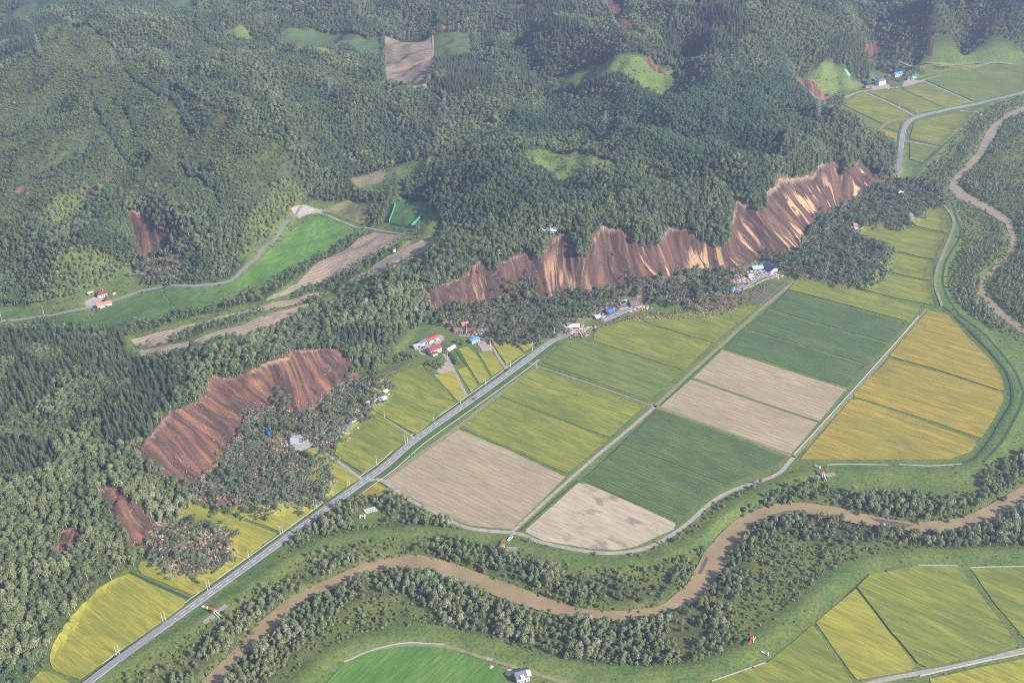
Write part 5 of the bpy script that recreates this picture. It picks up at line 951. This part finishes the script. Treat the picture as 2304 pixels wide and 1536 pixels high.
# utility poles
def pole_proto(H=11.8, arms=2):
    t = empty('utility_pole', (0, 0, 0)); v, f = tube([(0,0,-1),(0,0,H)], [.22,.15], 8); MB().add(v, f).obj('pole', M['pole'], t)
    for k in range(arms):
        z = H-.5-k*.9; a = MB().box(-1.1, -.09, z-.08, 1.1, .09, z+.08).obj('crossarm', M['steel'], t)
        for x in (-1, -.4, .4, 1): MB().box(x-.06, -.06, z+.08, x+.06, .06, z+.3).obj('insulator', M['white'], a)
    v, f = tube([(.35,0,H*.68),(.35,0,H*.76)], [.28,.28], 8); MB().add(v, f).obj('transformer', M['grey'], t); return t
def copy_tree(o, parent=None):
    c = o.copy(); COL.objects.link(c); c.parent = parent
    for ch in [q for q in KIDS if q.parent == o]: copy_tree(ch, c)
    return c
pp = pole_proto(); KIDS = [o for o in COL.objects if o.parent is not None and o.name.split('.')[0] in ('pole', 'crossarm', 'insulator', 'transformer')]
PA = math.radians(-40)
GRP = [("pale concrete utility pole on the left verge of the straight main road", 'poles along the main road', [(264,1476),(270,1474),(367,1399),(374,1397),(467,1327),(473,1324),(561,1259),(632,1204),(637,1202),(708,1147),(713,1144),(783,1095),(787,1092),(848,1047),(912,997),(917,994),(977,951),(1036,907),(1093,867),(1198,791),(1247,756)]),
 ("slim utility pole on the rice field track at upper right", 'poles in the upper rice fields', [(1987,222),(2023,242),(2064,257),(2117,197),(2151,211),(2187,227)]), ("utility pole beside the grey road of the left valley", 'poles along the left valley road', [(4,719),(100,710),(195,692)]),
 ("utility pole on the curved farm lane near the blue roofed building", 'poles of the middle farm', [(1104,781),(1139,826),(1149,827),(1050,750),(1007,802)]), ("utility pole standing among the rubble beside the buried road", 'poles in the rubble', [(1248,756),(1312,738)]), ("utility pole beside the gravel track between the rice fields", 'poles on the gravel farm track', [(866,944),(1208,829)])]
first = True
for lb, gp, ps in GRP:
    for (x, y) in ps:
        o = pp if first else copy_tree(pp); first = False; c = at(x, y); o.location = c; o.rotation_euler = (0, 0, PA+rnd.uniform(-.1, .1)); tag(o, lb, 'utility pole', gp)
# lattice pylons
def pylon(px, py, H, lb):
    c = at(px, py); t = empty('lattice_pylon', tuple(c), rnd.uniform(0, 1), lb, 'pylon'); b = MB(); w0, w1 = 3.2, .7
    def bar(p, q, r=.12): v, f = tube([p, q], [r, r], 4); b.add(v, f)
    lv_ = [0, .18, .34, .48, .6, .7, .79, .87, .94, 1]; cor = lambda k, z: ((1, 1), (1, -1), (-1, -1), (-1, 1))[k % 4]
    P = lambda k, q: (cor(k, 0)[0]*(w0+(w1-w0)*q), cor(k, 0)[1]*(w0+(w1-w0)*q), q*H)
    for a_, b_ in zip(lv_[:-1], lv_[1:]):
        for k in range(4): bar(P(k, a_), P(k, b_)); bar(P(k, a_), P(k+1, b_), .06); bar(P(k+1, a_), P(k, b_), .06); bar(P(k, b_), P(k+1, b_), .1)
    b.obj('tower', M['steel'], t)
    for q in (.66, .8, .94):
        a_ = MB(); 
        for s in (-1, 1):
            for p1, p2 in (((0, .6, q*H), (s*4.6, 0, q*H+.2)), ((0, -.6, q*H), (s*4.6, 0, q*H+.2)), ((0, 0, q*H+1.5), (s*4.6, 0, q*H+.2))): v, f = tube([p1, p2], [.09, .07], 4); a_.add(v, f)
        a_.obj('crossarm', M['steel'], t)
for px, py, H, lb in [(92,124,34,'lattice pylon at the edge of the upper left dark conifers'),(258,150,30,'small lattice pylon on the upper left hill slope'),(744,218,32,'lattice pylon standing in woods left of the cleared ground'),(1003,262,42,'tall lattice pylon in the woods below the conifer block'),(1362,290,28,'pale pylon in the middle dark woods'),(1629,294,34,'lattice pylon in dark woods left of the ridge end'),(1841,282,32,'lattice pylon on the ridge end above the upper rice fields'),(1839,262,28,'farther pylon just behind the one on the ridge end')]: pylon(px, py, H, lb)
# cars
def car(px, py, rz, mat, lb, L=4.4, nm='parked_car', cat='car'):
    c = at(px, py); t = empty(nm, (c[0], c[1], c[2]+.45 if sample(Z, c[0], c[1]) == ROAD else c[2]+.2), rz, lb, cat); h = L/2
    MB().add([(-h,-.85,.35),(h,-.85,.35),(h,.85,.35),(-h,.85,.35),(-h,-.85,.85),(h,-.8,.8),(h,.8,.8),(-h,.85,.85)], [(3,2,1,0),(4,5,6,7),(0,1,5,4),(1,2,6,5),(2,3,7,6),(3,0,4,7)]).obj('body', mat, t)
    MB().add([(-h*.75,-.75,.84),(h*.4,-.75,.84),(h*.4,.75,.84),(-h*.75,.75,.84),(-h*.6,-.65,1.45),(h*.12,-.65,1.45),(h*.12,.65,1.45),(-h*.6,.65,1.45)], [(0,1,5,4),(1,2,6,5),(2,3,7,6),(3,0,4,7)]).obj('windows', M['glass'], t)
    MB().box(-h*.6, -.65, 1.44, h*.12, .65, 1.5).obj('roof', mat, t)
    for x in (-h*.62, h*.62):
        for s in (-1, 1): v, f = tube([(x, s*.7, .33), (x, s*.9, .33)], [.33, .33], 10); MB().add(v, f+[tuple(range(9, -1, -1))]).obj('wheel', M['tyre'], t)
car(1140, 833, .9, M['black'], 'dark car waiting where the curved farm lane meets the main road'); car(2023, 377, 1.5, M['black'], 'dark car stopped on the road just before the debris', nm='car'); car(1068, 898, .85, M['slate'], 'dark car driving on the main road near the gravel drive', nm='car')
car(953, 782, .4, M['navy'], 'blue car parked in front of the slate roofed barn'); car(979, 783, -.6, M['black'], 'black car parked behind the maroon roofed farmhouse'); car(1992, 199, .2, M['white'], 'white truck parked left in front of the teal roofed house', 5.5); car(1997, 201, -.2, M['white'], 'white van parked right beside the white truck', 4.6); car(2017, 198, 0, M['white'], 'white car at the roadside ditch right of the teal roofed house')
car(1679, 640, .9, M['black'], 'dark car left on the cut stretch of road'); car(579, 566, .9, M['orange'], 'orange machine parked on the road along the left meadow', 5, 'road_machine', 'machine'); car(935, 509, 1.2, M['red'], 'red machine parked beside the green net fence', 5, 'farm_machine', 'machine')
# green net fences
for i, (a_, b_, h, lb) in enumerate([((890,460),(876,502),4.5,'tall green net fence on the left of the enclosed pasture'),((964,461),(926,511),4.5,'tall green net fence on the right of the enclosed pasture'),((880,504),(923,512),1.6,'low green net along the lower side of the enclosed pasture')]):
    A = at(*a_); B = at(*b_); c = (A+B)/2; t = empty('net_fence', tuple(c), 0, lb, 'fence', 'green nets round the pasture'); n = 14; mb = MB(); pts = [A+(B-A)*k/n for k in range(n+1)]; v = []
    for p in pts: z = zat(p[0], p[1])+.3; v += [(p[0]-c[0], p[1]-c[1], z-c[2]), (p[0]-c[0], p[1]-c[1], z-c[2]+h)]
    v += [(x+.12, y+.06, z) for x, y, z in v]; m2 = 2*(n+1); MB().add(v, [(2*k, 2*k+2, 2*k+3, 2*k+1) for k in range(n)]+[(m2+2*k+1, m2+2*k+3, m2+2*k+2, m2+2*k) for k in range(n)]).obj('net', M['net'], t)
    for k in range(0, n+1, 2): q = v[2*k]; MB().box(q[0]-.1, q[1]-.1, q[2]-.5, q[0]+.1, q[1]+.1, q[2]+h+.2).obj('post', M['steel'], t)
# sluice gates on the river banks
def sluice(px, py, rz, lb, slab=True):
    c = at(px, py); t = empty('sluice_gate', tuple(c), rz, lb, 'sluice gate'); t.scale = (.74, .74, .74)
    if slab:
        a_ = MB(); n = 16
        for side in (-1, 1):
            for k in range(8):
                for j in range(3):
                    x0 = side*(2.5+k*1.75); y0 = -3+j*1.9; wx = float(hgt(c[0]+x0*math.cos(rz)-y0*math.sin(rz), c[1]+x0*math.sin(rz)+y0*math.cos(rz)))-c[2]; a_.box(min(x0, x0+side*1.65), y0, wx-.3, max(x0, x0+side*1.65), y0+1.8, wx+.45+.05*((k+j) % 2))
        a_.obj('revetment', M['slab'], t)
    for s in (-1, 1):
        MB().add([(s*1.3-.25,-9,-1.6),(s*1.3+.25,-9,-1.6),(s*1.3+.25,0,-1.2),(s*1.3-.25,0,-1.2),(s*1.3-.25,-9,-.3),(s*1.3+.25,-9,-.3),(s*1.3+.25,0,2.4),(s*1.3-.25,0,2.4)], [(3,2,1,0),(4,5,6,7),(0,1,5,4),(1,2,6,5),(2,3,7,6),(3,0,4,7)]).obj('wing_wall', M['white'], t)
        MB().box(s*1.4-.25, -1, 0, s*1.4+.25, 1, 4.2).obj('pier', M['white'], t)
    MB().box(-1.9, -1.3, 4.2, 1.9, 1.3, 4.5).obj('platform', M['white'], t); MB().box(-1.5, -1.0, 4.5, 1.5, 1.0, 5.7).obj('gate_house', M['orange'], t); hip(3.2, 2.4, 5.7, .8, .3).obj('roof', M['orange'], t)
    MB().box(-.8, 1.0, 4.3, .8, 9.5, 4.5).obj('walkway', M['orange'], t); MB().box(-.9, 1.0, 4.5, -.8, 9.5, 5.3).obj('railing', M['orange'], t); MB().box(.8, 1.0, 4.5, .9, 9.5, 5.3).obj('railing', M['orange'], t)
sluice(1132, 1233, math.radians(-8), 'orange sluice gate with concrete slabs above the river bend centre'); sluice(484, 1380, math.radians(52), 'orange sluice gate with concrete slabs below the straight main road at lower left'); sluice(1851, 1070, math.radians(8), 'orange sluice gate with concrete slabs under the golden rice fields')
sluice(1692, 1443, math.radians(150), 'orange sluice gate half hidden by bushes at lower right', False); sluice(2107, 366, math.radians(60), 'orange roofed sluice gate near the upper river bend', False); sluice(2206, 262, math.radians(40), 'farthest orange roofed sluice gate by the upper right road', False)
for px, py, rz, lb in [(1147,1213,.9,'small concrete gate bridge above the central orange sluice gate'),(1839,1051,-.9,'small concrete gate bridge beside the golden rice fields'),(461,1367,-.5,'small concrete gate bridge by the road ditch at lower left'),(1721,1470,-.7,'small concrete gate bridge by the ditch at lower right')]:
    c = at(px, py); t = empty('gate_bridge', tuple(c), rz, lb, 'footbridge', 'small bridges over the drainage ditch'); MB().box(-3, -.9, .3, 3, .9, .7).obj('deck', M['silver'], t); [MB().box(-3, s*.9-.08, .7, 3, s*.9+.08, 1.4).obj('railing', M['white'], t) for s in (-1, 1)]; MB().box(2.4, -.9, .7, 3.0, .9, 2.6).obj('gate_frame', M['white'], t)
# wrapped bales
bm_ = MB(); v, f = tube([(0,0,0),(0,0,1.2)], [.62,.62], 10); bm_.add(v, f+[tuple(range(9, -1, -1))]); bm = bm_.mesh('wrapped_bale', M['bale']); A_, B_, C_, D_ = [at(*q)[:2] for q in ((817,1147),(843,1140),(851,1149),(823,1156))]
k = 0
for i in range(11):
    for j in range(5):
        u_, w2 = (i+.5)/11, (j+.5)/5; p = A_*(1-u_)*(1-w2)+B_*u_*(1-w2)+C_*u_*w2+D_*(1-u_)*w2; o = bpy.data.objects.new('wrapped_bale', bm); COL.objects.link(o); o.location = (p[0]+rnd.uniform(-.15, .15), p[1]+rnd.uniform(-.15, .15), zat(*p)+.05); o.rotation_euler = (0, 0, rnd.uniform(0, 6)); s = rnd.uniform(.68, .82); o.scale = (s, s, s); tag(o, 'pale wrapped bale in the neat block among the trees by the river', 'bale', 'bales in the neat block')
for i in range(16):
    p = at(810+rnd.uniform(-1, 12), 1163+rnd.uniform(-5, 2)-.2*0)[:2]; o = bpy.data.objects.new('wrapped_bale', bm); COL.objects.link(o); o.location = (*p, zat(*p)+.1); o.rotation_euler = (rnd.choice((0, 1.57)), 0, rnd.uniform(0, 6)); tag(o, 'pale wrapped bale tumbled loose at the lower end of the neat block', 'bale', 'loose bales')
# tank, heaps, stones
c = at(887, 566); t = empty('round_tank', tuple(c), 0, 'white round tank beside the brown field strip', 'tank'); v, f = tube([(0,0,0),(0,0,2.6)], [2.3,2.3], 20); MB().add(v, f).obj('shell', M['white'], t); v, f = tube([(0,0,2.6),(0,0,3.3)], [2.3,.4], 20); MB().add(v, f).obj('lid', M['silver'], t)
for px, py, r, lb in [(1106,1500,2.6,'small pale sand heap in the bright pasture at the bottom'),(1146,1511,4.2,'large pale sand heap beside the grey violet roofed house'),(257,660,3.4,'pale stone heap by the left valley road'),(890,1498,1.4,'tiny earth patch heap in the bright pasture'),(700,472,3,'earth heap at the end of the left valley road')]:
    c = at(px, py); mb = MB(); n = 14; vv = [(0,0,r*.42)]; rs = np.random.RandomState(px)
    for q, (a_, h) in enumerate(((.5, .3), (1, -.1))):
        for k in range(n): rr = r*a_*rs.uniform(.8, 1.15); vv.append((rr*math.cos(6.283*k/n), rr*math.sin(6.283*k/n), r*h*rs.uniform(.8, 1.1)))
    mb.add(vv, [(0, 1+k, 1+(k+1) % n) for k in range(n)]+[(1+k, 1+n+k, 1+n+(k+1) % n, 1+(k+1) % n) for k in range(n)]); o = mb.obj('soil_heap', M['sand']); o.location = tuple(c); tag(o, lb, 'heap')
# helicopter over the ridge
d = fwd*FPX+rgt*(1241-1152)+upv*(768-519); d /= np.linalg.norm(d); hp = CAMP+d*1130
t = empty('helicopter', tuple(hp), 0, 'blue and white helicopter flying in front of the long landslide crest', 'helicopter', rot=(.06, -.05, math.radians(-8)))
def loft(mb, secs, ns=14, m=lambda k, s: 0):
    v = []; f = []; mm = []
    for x, cz, ry, rz_ in secs:
        for s in range(ns): a_ = 2*math.pi*s/ns; v.append((x, ry*math.cos(a_), cz+rz_*math.sin(a_)))
    for k in range(len(secs)-1):
        for s in range(ns): mb_f = (k*ns+s, k*ns+(s+1) % ns, (k+1)*ns+(s+1) % ns, (k+1)*ns+s); f.append(mb_f[::-1]); mm.append(m(k, s))
    k0_ = len(mb.v); mb.v += v; mb.f += [tuple(i+k0_ for i in q) for q in f]; mb.m += mm
fu = MB(); loft(fu, [(5.4,-.35,.05,.05),(5.0,-.3,.55,.45),(4.0,-.1,.95,.8),(2.5,.1,1.15,1.05),(0,.15,1.15,1.1),(-2,.2,1.05,.95),(-3.4,.4,.6,.6),(-6,.6,.32,.34),(-8.6,.8,.2,.24)], m=lambda k, s: 1 if (s >= 7 or k >= 4) else 0); fu.obj('fuselage', [M['hw'], M['hb']], t)
MB().add([(4.9,-.5,.12),(4.0,-.85,.5),(2.9,-.9,.85),(2.9,.9,.85),(4.0,.85,.5),(4.9,.5,.12)], [(0,1,2,3,4,5)]).obj('windscreen', M['glass'], t); MB().box(-1.6, -.6, 1.1, 1.6, .6, 1.7).obj('engine_cowling', M['hw'], t)
MB().add([(-8.2,-.06,.8),(-7.4,-.06,.9),(-9.0,-.06,2.9),(-9.6,-.06,2.9),(-8.2,.06,.8),(-7.4,.06,.9),(-9.0,.06,2.9),(-9.6,.06,2.9)], [(0,1,2,3),(7,6,5,4),(0,4,5,1),(1,5,6,2),(2,6,7,3),(3,7,4,0)]).obj('tail_fin', M['hw'], t); MB().box(-7.6, -1.5, .65, -6.9, 1.5, .72).obj('tailplane', M['hw'], t)
v, f = tube([(0,0,1.6),(0,0,2.25)], [.18,.14], 8); MB().add(v, f).obj('rotor_mast', M['grey'], t)
for k in range(4):
    a_ = math.radians(20+90*k); ca, sa = math.cos(a_), math.sin(a_); MB().add([(ca*.3-sa*.2, sa*.3+ca*.2, 2.25), (ca*7-sa*.2, sa*7+ca*.2, 2.4), (ca*7+sa*.2, sa*7-ca*.2, 2.4), (ca*.3+sa*.2, sa*.3-ca*.2, 2.25), (ca*.3-sa*.2, sa*.3+ca*.2, 2.3), (ca*7-sa*.2, sa*7+ca*.2, 2.45), (ca*7+sa*.2, sa*7-ca*.2, 2.45), (ca*.3+sa*.2, sa*.3-ca*.2, 2.3)], [(0,1,2,3),(7,6,5,4),(0,4,5,1),(1,5,6,2),(2,6,7,3),(3,7,4,0)]).obj('rotor_blade', M['silver'], t)
for k in range(2):
    a_ = math.pi*k/2+.4; MB().add([(-9.3-math.cos(a_)*1.1, .2, 2.4-math.sin(a_)*1.1), (-9.3+math.cos(a_)*1.1, .2, 2.4+math.sin(a_)*1.1), (-9.2+math.cos(a_)*1.1, .24, 2.55+math.sin(a_)*1.1), (-9.2-math.cos(a_)*1.1, .24, 2.55-math.sin(a_)*1.1)], [(0,1,2,3),(3,2,1,0)]).obj('tail_rotor_blade', M['silver'], t)
for s in (-1, 1):
    v, f = tube([(-2,s*1.4,-1.5),(2.6,s*1.4,-1.5),(3.2,s*1.4,-1.25)], [.09,.09,.07], 6); sk_ = MB().add(v, f).obj('skid', M['hw'], t)
    for x in (-1, 1.8): v, f = tube([(x, s*.7, -.7), (x, s*1.4, -1.5)], [.06, .06], 5); MB().add(v, f).obj('strut', M['hw'], sk_)
# ------------------------------------------------------------------ haze: the air between the aircraft and the hills
hb = MB().box(-2300, -350, -7, 2300, 4100, 790); mh = bpy.data.materials.new('haze'); mh.use_nodes = True; t_ = mh.node_tree; t_.nodes.remove(t_.nodes['Principled BSDF']); pv = t_.nodes.new('ShaderNodeVolumePrincipled')
pv.inputs['Color'].default_value = (.52, .64, 1, 1); pv.inputs['Density'].default_value = HAZE; pv.inputs['Anisotropy'].default_value = .2; t_.links.new(pv.outputs[0], t_.nodes['Material Output'].inputs['Volume'])
hz = hb.obj('haze', mh, kind='stuff')
